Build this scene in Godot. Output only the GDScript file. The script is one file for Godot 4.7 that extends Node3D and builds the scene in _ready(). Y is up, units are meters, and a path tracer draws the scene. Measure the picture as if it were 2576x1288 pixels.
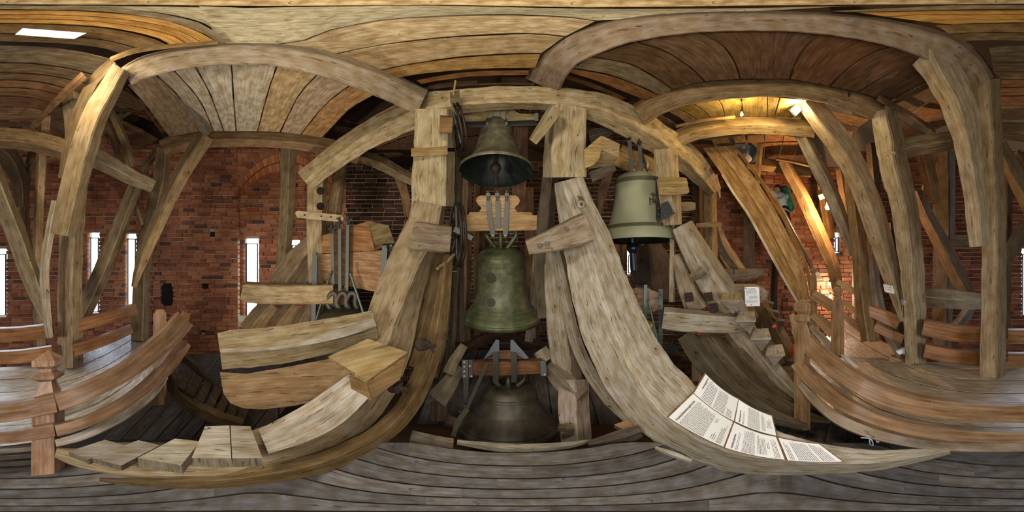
extends Node3D
# A bell loft of old oak framing, seen all round at once: the place is built bent, as it looks when it is unrolled round the viewer.


func _ready() -> void:
	# ------------------------------------------------------------ camera, sky, lamps, exposure
	var cam := Camera3D.new()
	cam.name = "camera"
	cam.position = Vector3(0, EYE, 0)
	cam.fov = rad_to_deg(2.0 * atan(0.5))
	cam.near = 0.05
	cam.far = 200.0
	cam.current = true
	add_child(cam)

	var sky_look := ProceduralSkyMaterial.new()
	sky_look.sky_top_color = Color(0.80, 0.89, 1.0)
	sky_look.sky_horizon_color = Color(0.93, 0.96, 1.0)
	sky_look.ground_bottom_color = Color(0.5, 0.52, 0.5)
	sky_look.ground_horizon_color = Color(0.8, 0.82, 0.82)
	var sky := Sky.new()
	sky.sky_material = sky_look
	var env := Environment.new()
	env.background_mode = Environment.BG_SKY
	env.sky = sky
	env.background_energy_multiplier = 11.0
	env.tonemap_mode = Environment.TONE_MAPPER_LINEAR
	env.tonemap_exposure = 0.95
	env.sdfgi_enabled = true
	env.ssao_enabled = true
	env.ssil_enabled = true
	var we := WorldEnvironment.new()
	we.name = "environment"
	we.environment = env
	add_child(we)

	noise.seed = 7
	noise.frequency = 0.02
	rng.seed = 11
	# added fill lamps, all out of view: a glowing panel and an area light of its size just before it
	added_lamp(Vector3(-6.0, 1.4, 1.8), Vector3(-5.6, 4.2, -9), 1.5, 0.8, 46.0, "fff0de", "added warm fill lamp on a stand facing the great left brace")
	added_lamp(Vector3(0.0, 1.4, 2.0), Vector3(0.0, 3.2, -9), 1.6, 0.9, 34.0, "fff0de", "added warm fill lamp on a stand facing the bells")
	added_lamp(Vector3(6.0, 1.6, 1.8), Vector3(6.6, 2.4, -9), 1.5, 0.8, 17.0, "ffecd4", "added warm fill lamp on a stand facing the stair side")
	added_lamp(Vector3(-1.5, 5.3, -1.0), Vector3(-0.2, 1.2, -8.5), 1.8, 0.9, 30.0, "fff2e0", "added long warm fill lamp under the ceiling above the viewer", false)
	added_lamp(P(705, 965, 8.6), P(660, 240, 8.9), 0.5, 0.3, 11.0, "fff2e0", "added hidden fill light on the lower floor behind the cracked beam end, turned up to the planks")
	lit_panel()
	bulb(2083, 522, 10.9, 7.0, "ffc890", 5.5, "bare glowing bulb hanging by the brick wall behind the stair rail")
	bulb(1866, 289, 8.75, 4.0, "ffd58a", 1.1, "small glowing bulb under the planks between two arched beams")
	bulb(2087, 716, 14.0, 3.5, "fff0d8", 0.45, "small glaring lamp low on the brick behind the middle newel, the upper of two")
	bulb(2089, 747, 14.0, 3.5, "fff0d8", 0.45, "small glaring lamp low on the brick behind the middle newel, the lower of two")
	flood(2003, 276, 9.0)

	wood_tex("hewn", 3, 0.36, 0.16, 0.9)
	wood_tex("plank", 21, 0.36, 0.24, 0.5)
	wood_tex("pine", 35, 0.5, 0.16, 0.25)
	mottle_tex("mottle", 5, 0.02, 0.7)
	mottle_tex("speckle", 9, 0.06, 0.45)
	mottle_tex("patina", 14, 0.008, 0.5)

	shell()
	brick_walls()
	ceiling_planks()
	floors()
	left_framing()
	middle_framing()
	bells()
	right_framing()
	rails()
	small_things()
	people()


func added_lamp(at: Vector3, to: Vector3, w: float, h: float, energy: float, hex: String, label: String, stand := true) -> void:
	var t := thing("added_lamp", label, "lamp", at)
	t.look_at_from_position(at, to)
	var box := BoxMesh.new()
	box.size = Vector3(w + 0.1, h + 0.1, 0.12)
	var b := put("housing", box, plain("2c2c2a", 0.5), t)
	b.position.z = 0.08
	var face := BoxMesh.new()
	face.size = Vector3(w, h, 0.01)
	put("lens", face, glow(hex, 1.5), t)
	var pole := put("pole", bar([Vector3(0, -h * 0.5 if stand else h * 0.2, 0.1), Vector3(0, -1.8 - at.y if stand else 6.0 - at.y, 0.1)], 0.03, 8), plain("2c2c2a", 0.5), t)
	pole.position = Vector3.ZERO
	pole.global_rotation = Vector3.ZERO
	var a := AreaLight3D.new()
	a.name = "light"
	a.area_size = Vector2(w, h)
	a.light_color = Color.html(hex)
	a.light_energy = energy
	a.area_range = 40.0
	a.shadow_enabled = true
	a.position.z = -0.03
	t.add_child(a)


func bulb(x: float, y: float, d: float, px: float, hex: String, energy: float, label: String) -> void:
	var t := thing("light_bulb", label, "bulb", P(x, y, d))
	var r := px * d / 1288.0
	var g := lathe([[0.0, r * 1.9], [r * 0.5, r * 1.8], [r * 0.55, r * 1.2], [r * 0.9, r * 0.5], [r, 0.0], [r * 0.8, -r * 0.6], [0.0, -r]], 20)
	put("glass", g, glow(hex, 9.0), t)
	put("socket", lathe([[0.0, r * 3.2], [r * 0.5, r * 3.1], [r * 0.6, r * 1.8], [0.0, r * 1.8]], 16), plain("241c14", 0.6), t)
	var l := OmniLight3D.new()
	l.name = "light"
	l.light_color = Color.html(hex)
	l.light_energy = energy
	l.light_size = r * 0.5
	l.omni_range = 40.0
	l.omni_attenuation = 2.0
	l.shadow_enabled = true
	t.add_child(l)


func flood(x: float, y: float, d: float) -> void:
	var t := thing("floodlight", "small bright floodlight tucked behind the leaning oak brace near the planks", "lamp", P(x, y, d))
	var m := BoxMesh.new()
	m.size = Vector3(0.17, 0.15, 0.05)
	var o := put("housing", m, plain("303030", 0.5), t)
	o.position = Vector3(0, 0.0, -0.06)
	o.rotation = Vector3(0.3, 0.2, -0.7)
	var f := BoxMesh.new()
	f.size = Vector3(0.15, 0.13, 0.02)
	var g := put("lens", f, glow("fff0d0", 6.0), t)
	g.rotation = Vector3(0.3, 0.2, -0.7)
	var l := OmniLight3D.new()
	l.name = "light"
	l.position = Vector3(-0.05, -0.02, 0.12)
	l.light_color = Color.html("ffe0a8")
	l.light_energy = 1.6
	l.light_size = 0.07
	l.omni_range = 40.0
	l.omni_attenuation = 2.0
	l.shadow_enabled = true
	t.add_child(l)


func lit_panel() -> void:       # the bright rectangular lamp between the boards of the roof hatch
	var c := P(128, 85, 6.95)
	var t := thing("ceiling_light_panel", "bright rectangular light panel set in the boarded roof hatch", "lamp", c)
	var lens := block([[38, 87, 6.95], [57, 71, 7.05], [218, 83, 7.05], [186, 98, 6.95]], [[38, 87, 7.02], [57, 71, 7.12], [218, 83, 7.12], [186, 98, 7.02]])
	put("lens", lens, glow("fff6e2", 2.2), t)
	var a := AreaLight3D.new()
	a.name = "light"
	a.area_size = Vector2(0.9, 0.25)
	a.light_color = Color.html("ffe9c4")
	a.light_energy = 9.0
	a.area_range = 40.0
	a.shadow_enabled = true
	t.add_child(a)
	a.position = Vector3(0.0, -0.16, 0.06)
	a.rotation = Vector3(-PI / 2 + 0.3, 0, 0)
# ---------------------------------------------------------------- helpers
const EYE := 1.7
var noise := FastNoiseLite.new()
var mats := {}
var tex := {}
var names := {}
var rng := RandomNumberGenerator.new()


func P(x: float, y: float, d: float) -> Vector3:
	return Vector3((x - 1288.0) / 1288.0 * d, EYE + (644.0 - y) / 1288.0 * d, -d)


func surf(y: float, h: float) -> float:      # how far a level h above (below) the eye lies at that height of view
	return clampf(PI * absf(h) / sin(maxf(absf(644.0 - y) / 410.0, 0.05)), 3.0, 15.0)


func hash1(i: float) -> float:
	return fposmod(sin(i * 12.9898) * 43758.5453, 1.0)


func numbered(called: String) -> String:
	var k: int = names.get(called, 0)
	names[called] = k + 1
	return called if k == 0 else "%s_%03d" % [called, k]


func tag(o: Node, label: String, category := "", group := "", kind := "") -> Node:
	if label: o.set_meta("label", label)
	if category: o.set_meta("category", category)
	if group: o.set_meta("group", group)
	if kind: o.set_meta("kind", kind)
	return o


func thing(called: String, label: String, category: String, at := Vector3.ZERO, group := "") -> Node3D:
	var o := Node3D.new()
	o.name = numbered(called)
	add_child(o, true)
	o.position = at
	tag(o, label, category, group)
	return o


func put(called: String, mesh: Mesh, m: Material, parent: Node3D = null) -> MeshInstance3D:
	var o := MeshInstance3D.new()
	o.mesh = mesh
	o.material_override = m
	if parent == null:
		o.name = numbered(called)
		add_child(o, true)
	else:
		var key := str(parent.get_instance_id()) + called
		var k: int = names.get(key, 0)
		names[key] = k + 1
		o.name = called if k == 0 else "%s_%03d" % [called, k]
		parent.add_child(o, true)
		if parent != self and mesh is ArrayMesh and mesh.has_meta("world"):
			var up: Node = parent
			var off := Vector3.ZERO
			while up is Node3D and up != self:
				off += up.position
				up = up.get_parent()
			o.position = -off
	return o


# ---------------------------------------------------------------- computed textures and materials
func noise_image(w: int, h: int, freq: float, s: int, oct := 3) -> Image:
	var f := FastNoiseLite.new()
	f.seed = s
	f.frequency = freq
	f.noise_type = FastNoiseLite.TYPE_SIMPLEX_SMOOTH
	f.fractal_octaves = oct
	return f.get_seamless_image(w, h)


func wood_tex(called: String, s: int, grain: float, patch: float, crack: float) -> void:
	var w := 1024
	var h := 512
	var a := noise_image(40, h, 0.26, s, 3)
	var b := noise_image(30, 300, 0.07, s + 1, 3)
	var c := noise_image(200, 200, 0.03, s + 2, 4)
	var e := noise_image(26, 160, 0.035, s + 3, 2)
	var g2 := noise_image(70, 300, 0.05, s + 4, 2)
	for im in [a, b, c, e, g2]:
		im.resize(w, h, Image.INTERPOLATE_CUBIC)
		im.convert(Image.FORMAT_L8)
	var da: PackedByteArray = a.get_data()
	var db: PackedByteArray = b.get_data()
	var dc: PackedByteArray = c.get_data()
	var de: PackedByteArray = e.get_data()
	var dg: PackedByteArray = g2.get_data()
	var out := PackedByteArray()
	out.resize(w * h * 3)
	var hi := PackedByteArray()
	hi.resize(w * h)
	for i in w * h:
		var g := (da[i] - 128) / 255.0
		var md := (db[i] - 128) / 255.0
		var p := (dc[i] - 128) / 255.0
		var v := 0.84 + g * grain * 0.4 + md * grain * 0.6 + p * patch
		var r := absf(de[i] - 126) / 255.0
		var k := clampf(1.0 - r / 0.010, 0.0, 1.0) * clampf((dg[i] - 150) / 22.0, 0.0, 1.0) * crack
		var pit := clampf((dg[i] - 214) / 14.0, 0.0, 1.0) * crack * 0.5
		v *= 1.0 - 0.82 * k
		v *= 1.0 - 0.5 * pit
		v = clampf(v, 0.06, 1.0)
		hi[i] = int(255.0 * clampf(v - 0.3 * k - 0.15 * pit, 0.0, 1.0))
		out[i * 3] = int(v * 255.0)
		out[i * 3 + 1] = int(v * 255.0 * clampf(0.985 + p * 0.10 - (k + pit) * 0.06, 0.0, 1.0))
		out[i * 3 + 2] = int(v * 255.0 * clampf(0.955 + p * 0.28 - (k + pit) * 0.12 + g * 0.1, 0.0, 1.0))
	tex[called] = ImageTexture.create_from_image(Image.create_from_data(w, h, false, Image.FORMAT_RGB8, out))
	tex[called + "_h"] = ImageTexture.create_from_image(Image.create_from_data(w, h, false, Image.FORMAT_L8, hi))


func mottle_tex(called: String, s: int, freq: float, amount: float) -> void:
	var a := noise_image(512, 512, freq, s, 5)
	a.convert(Image.FORMAT_L8)
	var d: PackedByteArray = a.get_data()
	for i in d.size():
		d[i] = int(clampf(0.82 + (d[i] - 128) / 255.0 * amount, 0.05, 1.0) * 255.0)
	tex[called] = ImageTexture.create_from_image(Image.create_from_data(512, 512, false, Image.FORMAT_L8, d))


func wood(hex: String, kind := "hewn", rough := 0.82) -> StandardMaterial3D:
	var key := hex + kind + str(rough)
	if mats.has(key): return mats[key]
	var m := StandardMaterial3D.new()
	var tint := Color.html(hex)
	m.albedo_color = tint.lerp(Color(tint.get_luminance(), tint.get_luminance(), tint.get_luminance()), 0.14)
	m.albedo_texture = tex[kind]
	m.roughness = rough
	m.metallic_specular = 0.35
	m.heightmap_enabled = true
	m.heightmap_texture = tex[kind + "_h"]
	m.heightmap_scale = {"hewn": 1.6, "plank": 1.0, "pine": 0.25}[kind]
	m.vertex_color_use_as_albedo = true
	mats[key] = m
	return m


func plain(hex: String, rough := 0.6, metal := 0.0, mottled := "", scale := 1.0) -> StandardMaterial3D:
	var key := "p" + hex + str(rough) + str(metal) + mottled + str(scale)
	if mats.has(key): return mats[key]
	var m := StandardMaterial3D.new()
	m.albedo_color = Color.html(hex)
	m.roughness = rough
	m.metallic = metal
	if mottled:
		m.albedo_texture = tex[mottled]
		m.uv1_triplanar = true
		m.uv1_scale = Vector3.ONE * scale
	mats[key] = m
	return m


func glow(hex: String, energy: float) -> StandardMaterial3D:
	var m := StandardMaterial3D.new()
	m.albedo_color = Color.html(hex)
	m.emission_enabled = true
	m.emission = Color.html(hex)
	m.emission_energy_multiplier = energy
	return m


# ---------------------------------------------------------------- mesh tools
func crom(pts: Array, step: float, most := 60) -> Array:
	var n := pts.size()
	if n == 1: return pts
	var out := []
	for i in n - 1:
		var p0: Array = pts[maxi(i - 1, 0)]
		var p1: Array = pts[i]
		var p2: Array = pts[i + 1]
		var p3: Array = pts[mini(i + 2, n - 1)]
		var m := clampi(int(ceil(Vector2(p2[0] - p1[0], p2[1] - p1[1]).length() / step)), 1, most)
		if n == 2: m = maxi(m, 2)
		for k in m:
			var t := float(k) / m
			var row := []
			for c in p1.size():
				var a: float = p0[c]
				var b: float = p1[c]
				var e: float = p2[c]
				var f: float = p3[c]
				if i == 0: a = 2.0 * b - e
				if i == n - 2: f = 2.0 * e - b
				row.append(0.5 * (2.0 * b + (e - a) * t + (2.0 * a - 5.0 * b + 4.0 * e - f) * t * t + (3.0 * b - a - 3.0 * e + f) * t * t * t))
			out.append(row)
	out.append(pts[n - 1].duplicate())
	return out


func samples(pts: Array, n: int) -> Array:      # n + 1 rows evenly along the smooth line through the points
	var fine := crom(pts, 6.0, 400)
	var s := [0.0]
	for i in range(1, fine.size()):
		s.append(s[i - 1] + Vector2(fine[i][0] - fine[i - 1][0], fine[i][1] - fine[i - 1][1]).length())
	var out := []
	var j := 0
	for k in n + 1:
		var want: float = s[-1] * k / n
		while j < fine.size() - 2 and s[j + 1] < want: j += 1
		var t: float = clampf((want - s[j]) / maxf(s[j + 1] - s[j], 1e-6), 0.0, 1.0)
		var row := []
		for c in fine[j].size(): row.append(lerpf(fine[j][c], fine[j + 1][c], t))
		out.append(row)
	return out


func quad(st: SurfaceTool, v: Array, uv: Array, col: Array, out: Vector3, sg: int) -> void:
	var n: Vector3 = (v[1] - v[0]).cross(v[2] - v[0]) + (v[2] - v[0]).cross(v[3] - v[0])
	var order := [0, 2, 1, 0, 3, 2] if n.dot(out) > 0.0 else [0, 1, 2, 0, 2, 3]
	for k in order:
		st.set_smooth_group(sg)
		st.set_color(col[k])
		st.set_uv(uv[k])
		st.add_vertex(v[k])


func done(st: SurfaceTool) -> ArrayMesh:
	st.generate_normals()
	st.index()
	var m := st.commit()
	m.set_meta("world", true)
	return m


# a skin over a row of rings (all with the same number of corners), closed by flat ends
func skin(st: SurfaceTool, rings: Array, scale_u := 0.45, scale_v := 0.9, shade := 0.16, flat := false) -> void:
	var n: int = rings[0].size()
	var u0 := rng.randf() * 3.0
	var v0 := rng.randf() * 3.0
	var around := [0.0]
	var mid: Array = rings[rings.size() / 2]
	for j in n: around.append(around[j] + mid[j].distance_to(mid[(j + 1) % n]))
	var centre := []
	for r in rings:
		var c := Vector3.ZERO
		for p in r: c += p
		centre.append(c / n)
	var s := [0.0]
	for i in range(1, rings.size()): s.append(s[i - 1] + centre[i].distance_to(centre[i - 1]))
	var cols := []
	for i in rings.size():
		var row := []
		for j in n:
			var q: Vector3 = rings[i][j]
			var b := 1.0 - shade * (0.5 + 0.5 * noise.get_noise_3d(q.x * 40.0, q.y * 40.0, q.z * 40.0) * 1.6)
			row.append(Color(b, b, b))
		cols.append(row)
	for i in rings.size() - 1:
		for j in n:
			var k := (j + 1) % n
			var v := [rings[i][j], rings[i][k], rings[i + 1][k], rings[i + 1][j]]
			var mc: Vector3 = (v[0] + v[1] + v[2] + v[3]) / 4.0
			var uv := [Vector2(s[i] * scale_u + u0, around[j] * scale_v + v0), Vector2(s[i] * scale_u + u0, around[j + 1] * scale_v + v0), Vector2(s[i + 1] * scale_u + u0, around[j + 1] * scale_v + v0), Vector2(s[i + 1] * scale_u + u0, around[j] * scale_v + v0)]
			quad(st, v, uv, [cols[i][j], cols[i][k], cols[i + 1][k], cols[i + 1][j]], mc - (centre[i] + centre[i + 1]) * 0.5, -1 if flat else j)
	for e in [0, rings.size() - 1]:
		var r: Array = rings[e]
		var out: Vector3 = centre[0] - centre[1] if e == 0 else centre[-1] - centre[-2]
		for j in n:
			var k := (j + 1) % n
			var nn: Vector3 = (r[k] - r[j]).cross(centre[e] - r[j])
			var tri := [r[j], centre[e], r[k]] if nn.dot(out) > 0.0 else [r[j], r[k], centre[e]]
			for q in tri:
				st.set_smooth_group(100 + e)
				st.set_color(Color(0.9, 0.9, 0.9))
				st.set_uv(Vector2(q.x * 0.4 + u0, q.y * 1.3 + q.z * 0.7))
				st.add_vertex(q)


# a squared timber along a line of [x, y, distance, width in view, share of the face on the N side]; two of its faces show
func timber(pts: Array, f := 0.5, o := {}) -> ArrayMesh:
	var full := []
	for p in pts:
		var q: Array = p.duplicate()
		if q.size() < 5: q.append(f)
		full.append(q)
	var rows := crom(full, o.get("step", 26.0))
	var k: float = o.get("k", 1.0)
	var rough: float = o.get("rough", 0.035)
	var ch: float = o.get("chamfer", 0.07)
	var sd := rng.randf() * 1000.0
	var rings := []
	for i in rows.size():
		var a: Array = rows[maxi(i - 1, 0)]
		var b: Array = rows[mini(i + 1, rows.size() - 1)]
		var t := Vector2(b[0] - a[0], -(b[1] - a[1])).normalized()
		var nx := -t.y
		var ny := -t.x
		var c: Array = rows[i]
		var w: float = maxf(c[3], 1.0)
		var ff: float = clampf(c[4], 0.0, 1.0)
		var m: float = c[2] / 1288.0
		var u := ff * w * m
		var v := (1.0 - ff) * w * m
		var p := v * k
		var q := u * k
		var cor := [Vector2(w / 2, p), Vector2(w / 2 - ff * w, 0), Vector2(-w / 2, q), Vector2(-w / 2 + ff * w, p + q)]
		if ff > 0.995: cor = [Vector2(w / 2, 0), Vector2(-w / 2, 0), Vector2(-w / 2, q), Vector2(w / 2, q)]
		if ff < 0.005: cor = [Vector2(w / 2, p), Vector2(w / 2, 0), Vector2(-w / 2, 0), Vector2(-w / 2, p)]
		for j in 4:
			cor[j].x += w * rough * 1.0 * noise.get_noise_2d(sd + j * 61.0, i * 14.0)
		var ring := []
		for j in 4:
			var here: Vector2 = cor[j]
			for nb in [cor[(j + 3) % 4], cor[(j + 1) % 4]]:
				var e: Vector2 = here.lerp(nb, ch)
				ring.append(P(c[0] + nx * e.x, c[1] + ny * e.x, c[2] + e.y))
		rings.append(ring)
	var st := SurfaceTool.new()
	st.begin(Mesh.PRIMITIVE_TRIANGLES)
	skin(st, rings, o.get("su", 0.5), o.get("sv", 1.0), o.get("shade", 0.16))
	return done(st)


# a board between two edge lines of [x, y, distance]
func board(pa: Array, pb: Array, th := 0.04, o := {}) -> ArrayMesh:
	var n: int = o.get("n", 14)
	var ra := samples(pa, n)
	var rb := samples(pb, n)
	var rings := []
	var sd := rng.randf() * 900.0
	var ej: float = o.get("edge", 0.03)
	for i in n + 1:
		var a: Array = ra[i]
		var b: Array = rb[i]
		var g: float = o.get("gap", 0.0)
		var wd := maxf(Vector2(b[0] - a[0], b[1] - a[1]).length(), 0.5)
		var ga := clampf(g * (1.0 + 0.9 * noise.get_noise_2d(sd, i * 16.0)) / wd, 0.0, 0.4)
		var gb := clampf(g * (1.0 + 0.9 * noise.get_noise_2d(sd + 50.0, i * 16.0)) / wd, 0.0, 0.4)
		var ring := []
		for s in [[ga, th], [ga, minf(0.015, th * 0.3)], [ga + ej, 0.0], [1.0 - gb - ej, 0.0], [1.0 - gb, minf(0.015, th * 0.3)], [1.0 - gb, th]]:
			ring.append(P(lerpf(a[0], b[0], s[0]), lerpf(a[1], b[1], s[0]), lerpf(a[2], b[2], s[0]) + s[1]))
		rings.append(ring)
	var st := SurfaceTool.new()
	st.begin(Mesh.PRIMITIVE_TRIANGLES)
	skin(st, rings, o.get("su", 0.5), o.get("sv", 1.0), o.get("shade", 0.16))
	return done(st)


# a block from four front corners and four back corners, each [x, y, distance], given in the same order round
func block(front: Array, back: Array) -> ArrayMesh:
	var rings := []
	for f in [front, back]:
		var r := []
		for p in f: r.append(P(p[0], p[1], p[2]))
		rings.append(r)
	var st := SurfaceTool.new()
	st.begin(Mesh.PRIMITIVE_TRIANGLES)
	skin(st, rings, 0.5, 1.0, 0.1)
	return done(st)


# a round bar through points in space
func bar(pts: Array, r: float, sides := 10, smooth := true) -> ArrayMesh:
	var st := SurfaceTool.new()
	st.begin(Mesh.PRIMITIVE_TRIANGLES)
	tube_into(st, pts, r, sides, smooth)
	return done(st)


func tube_into(st: SurfaceTool, pts: Array, r: float, sides := 10, smooth := true) -> void:
	var rings := []
	var up := Vector3(0.13, 0.31, 0.94)
	for i in pts.size():
		var t: Vector3 = (pts[mini(i + 1, pts.size() - 1)] - pts[maxi(i - 1, 0)]).normalized()
		var a := t.cross(up)
		if a.length() < 0.05: a = t.cross(Vector3.RIGHT)
		a = a.normalized()
		var b := a.cross(t)
		up = b
		var ring := []
		for j in sides:
			var an := TAU * j / sides
			ring.append(pts[i] + (a * cos(an) + b * sin(an)) * r)
		rings.append(ring)
	if smooth: skin_round(st, rings)
	else: skin(st, rings)


func skin_round(st: SurfaceTool, rings: Array, u := 0.5) -> void:
	var n: int = rings[0].size()
	for i in rings.size() - 1:
		var c := Vector3.ZERO
		for p in rings[i]: c += p
		for p in rings[i + 1]: c += p
		c /= 2.0 * n
		for j in n:
			var k := (j + 1) % n
			var v := [rings[i][j], rings[i][k], rings[i + 1][k], rings[i + 1][j]]
			var mc: Vector3 = (v[0] + v[1] + v[2] + v[3]) / 4.0
			var uv := [Vector2(i * u, j * 0.1), Vector2(i * u, (j + 1) * 0.1), Vector2((i + 1) * u, (j + 1) * 0.1), Vector2((i + 1) * u, j * 0.1)]
			quad(st, v, uv, [Color.WHITE, Color.WHITE, Color.WHITE, Color.WHITE], mc - c, 1)
	for e in [0, rings.size() - 1]:
		var c := Vector3.ZERO
		var c2 := Vector3.ZERO
		for p in rings[e]: c += p / n
		for p in rings[1 if e == 0 else e - 1]: c2 += p / n
		for j in n:
			var k := (j + 1) % n
			quad(st, [rings[e][j], rings[e][k], c, c], [Vector2.ZERO, Vector2.ZERO, Vector2.ZERO, Vector2.ZERO], [Color.WHITE, Color.WHITE, Color.WHITE, Color.WHITE], c - c2, 7 + e)


func lbar(pts: Array, r: float, sides := 10) -> ArrayMesh:      # the same in the thing's own axes
	var m := bar(pts, r, sides)
	m.remove_meta("world")
	return m


# a turned shape: [radius, height] rows round the local upright; sharp rows start a new smooth band
func lathe(prof: Array, seg := 48, sharp := []) -> ArrayMesh:
	var st := SurfaceTool.new()
	st.begin(Mesh.PRIMITIVE_TRIANGLES)
	var band := 0
	for i in prof.size() - 1:
		if i in sharp: band += 1
		var p: Array = prof[i]
		var q: Array = prof[i + 1]
		var out2 := Vector2(-(q[1] - p[1]), q[0] - p[0])      # normal in the (radius, height) plane, for profiles that run outside from top to bottom
		for j in seg:
			var a := TAU * j / seg
			var b := TAU * (j + 1) / seg
			var v := [Vector3(p[0] * cos(a), p[1], p[0] * sin(a)), Vector3(p[0] * cos(b), p[1], p[0] * sin(b)), Vector3(q[0] * cos(b), q[1], q[0] * sin(b)), Vector3(q[0] * cos(a), q[1], q[0] * sin(a))]
			var am := (a + b) / 2.0
			var uv := [Vector2(float(j) / seg * 4, i * 0.1), Vector2(float(j + 1) / seg * 4, i * 0.1), Vector2(float(j + 1) / seg * 4, (i + 1) * 0.1), Vector2(float(j) / seg * 4, (i + 1) * 0.1)]
			quad(st, v, uv, [Color.WHITE, Color.WHITE, Color.WHITE, Color.WHITE], Vector3(out2.x * cos(am), out2.y, out2.x * sin(am)), band)
	st.generate_normals()
	st.index()
	return st.commit()


# a sawn shape with the outline poly ([x, y] in view) at distance d, th thick
func plate(poly: Array, d: float, th: float, d2 := -1.0) -> ArrayMesh:
	var pts := PackedVector2Array()
	for p in poly: pts.append(Vector2(p[0], p[1]))
	var tri := Geometry2D.triangulate_polygon(pts)
	var st := SurfaceTool.new()
	st.begin(Mesh.PRIMITIVE_TRIANGLES)
	var lo := INF
	var hi := -INF
	for p in pts:
		lo = minf(lo, p.x)
		hi = maxf(hi, p.x)
	var dist := func(p: Vector2) -> float: return d if d2 < 0.0 else lerpf(d, d2, (p.x - lo) / maxf(hi - lo, 0.01))
	for side in 2:
		var out := Vector3(0, 0, 1 if side == 0 else -1)
		for k in tri.size() / 3:
			var v := []
			for c in 3:
				var p := pts[tri[k * 3 + c]]
				v.append(P(p.x, p.y, dist.call(p) + side * th))
			v.append(v[2])
			var uv := []
			for c in 4: uv.append(Vector2(v[c].x * 0.5, v[c].y))
			quad(st, v, uv, [Color.WHITE, Color.WHITE, Color.WHITE, Color.WHITE], out, 1 + side)
	var cen := Vector2.ZERO
	for p in pts: cen += p / pts.size()
	for j in pts.size():
		var a := pts[j]
		var b := pts[(j + 1) % pts.size()]
		var nrm := (b - a).orthogonal()
		var m := (a + b) / 2.0 + nrm.normalized() * 0.5
		var out2 := nrm if not Geometry2D.is_point_in_polygon(m, pts) else -nrm
		var v := [P(a.x, a.y, dist.call(a)), P(b.x, b.y, dist.call(b)), P(b.x, b.y, dist.call(b) + th), P(a.x, a.y, dist.call(a) + th)]
		var uv := []
		for c in 4: uv.append(Vector2(v[c].x * 0.5 + v[c].y * 0.5, v[c].z))
		quad(st, v, uv, [Color.WHITE, Color.WHITE, Color.WHITE, Color.WHITE], Vector3(out2.x, -out2.y, 0), -1)
	return done(st)


func beam(called: String, label: String, m: Material, f: float, pts: Array, o := {}) -> MeshInstance3D:
	var b := put(called, timber(pts, f, o), m)
	tag(b, label, o.get("cat", "beam"), o.get("group", ""))
	return b


func bolt(parent: Node3D, x: float, y: float, d: float, px: float, m: Material, called := "bolt") -> void:
	var c := CylinderMesh.new()
	c.top_radius = px * d / 1288.0
	c.bottom_radius = c.top_radius * 1.25
	c.height = c.top_radius * 1.2
	c.radial_segments = 6
	c.rings = 1
	var o := put(called, c, m, parent)
	var off := Vector3.ZERO
	if parent != self: off = parent.position
	o.position = P(x, y, d) - off
	o.rotation.x = PI / 2
# ---------------------------------------------------------------- the setting
func slab(called: String, label: String, lo: Vector3, hi: Vector3, m: Material) -> void:
	var b := BoxMesh.new()
	b.size = hi - lo
	var o := put(called, b, m)
	o.position = (lo + hi) / 2.0
	tag(o, label, "", "", "structure")


func shell() -> void:
	var brick := plain("7a5040", 0.9, 0.0, "speckle", 0.7)
	var dark := wood("5a4632", "plank")
	slab("wall_west", "plain brick side wall of the tower at the far left", Vector3(-16.2, -1.9, -14), Vector3(-15.5, 6.2, 4.5), brick)
	slab("wall_east", "plain brick side wall of the tower at the far right", Vector3(15.5, -1.9, -14), Vector3(16.2, 6.2, 4.5), brick)
	# unseen side behind the viewer, two wide openings added to let fill daylight in
	slab("wall_north", "brick wall behind the viewer below its added openings", Vector3(-15.5, -1.9, 4.0), Vector3(15.5, 0.6, 4.5), brick)
	slab("wall_north", "brick wall behind the viewer above its added openings", Vector3(-15.5, 3.4, 4.0), Vector3(15.5, 6.2, 4.5), brick)
	for x in [[-15.5, -10.5], [-4.5, 4.5], [10.5, 15.5]]:
		slab("wall_north", "brick pier between the added openings behind the viewer", Vector3(x[0], 0.6, 4.0), Vector3(x[1], 3.4, 4.5), brick)
	slab("ceiling_boarding", "dark boarding above the ceiling planks", Vector3(-15.5, 6.0, -16), Vector3(15.5, 6.3, 4.5), dark)
	slab("floor_boarding", "dark boarding under the floor planks", Vector3(-15.5, -2.1, -16), Vector3(15.5, -1.8, 4.5), dark)


var brick_shapes := []


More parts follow.
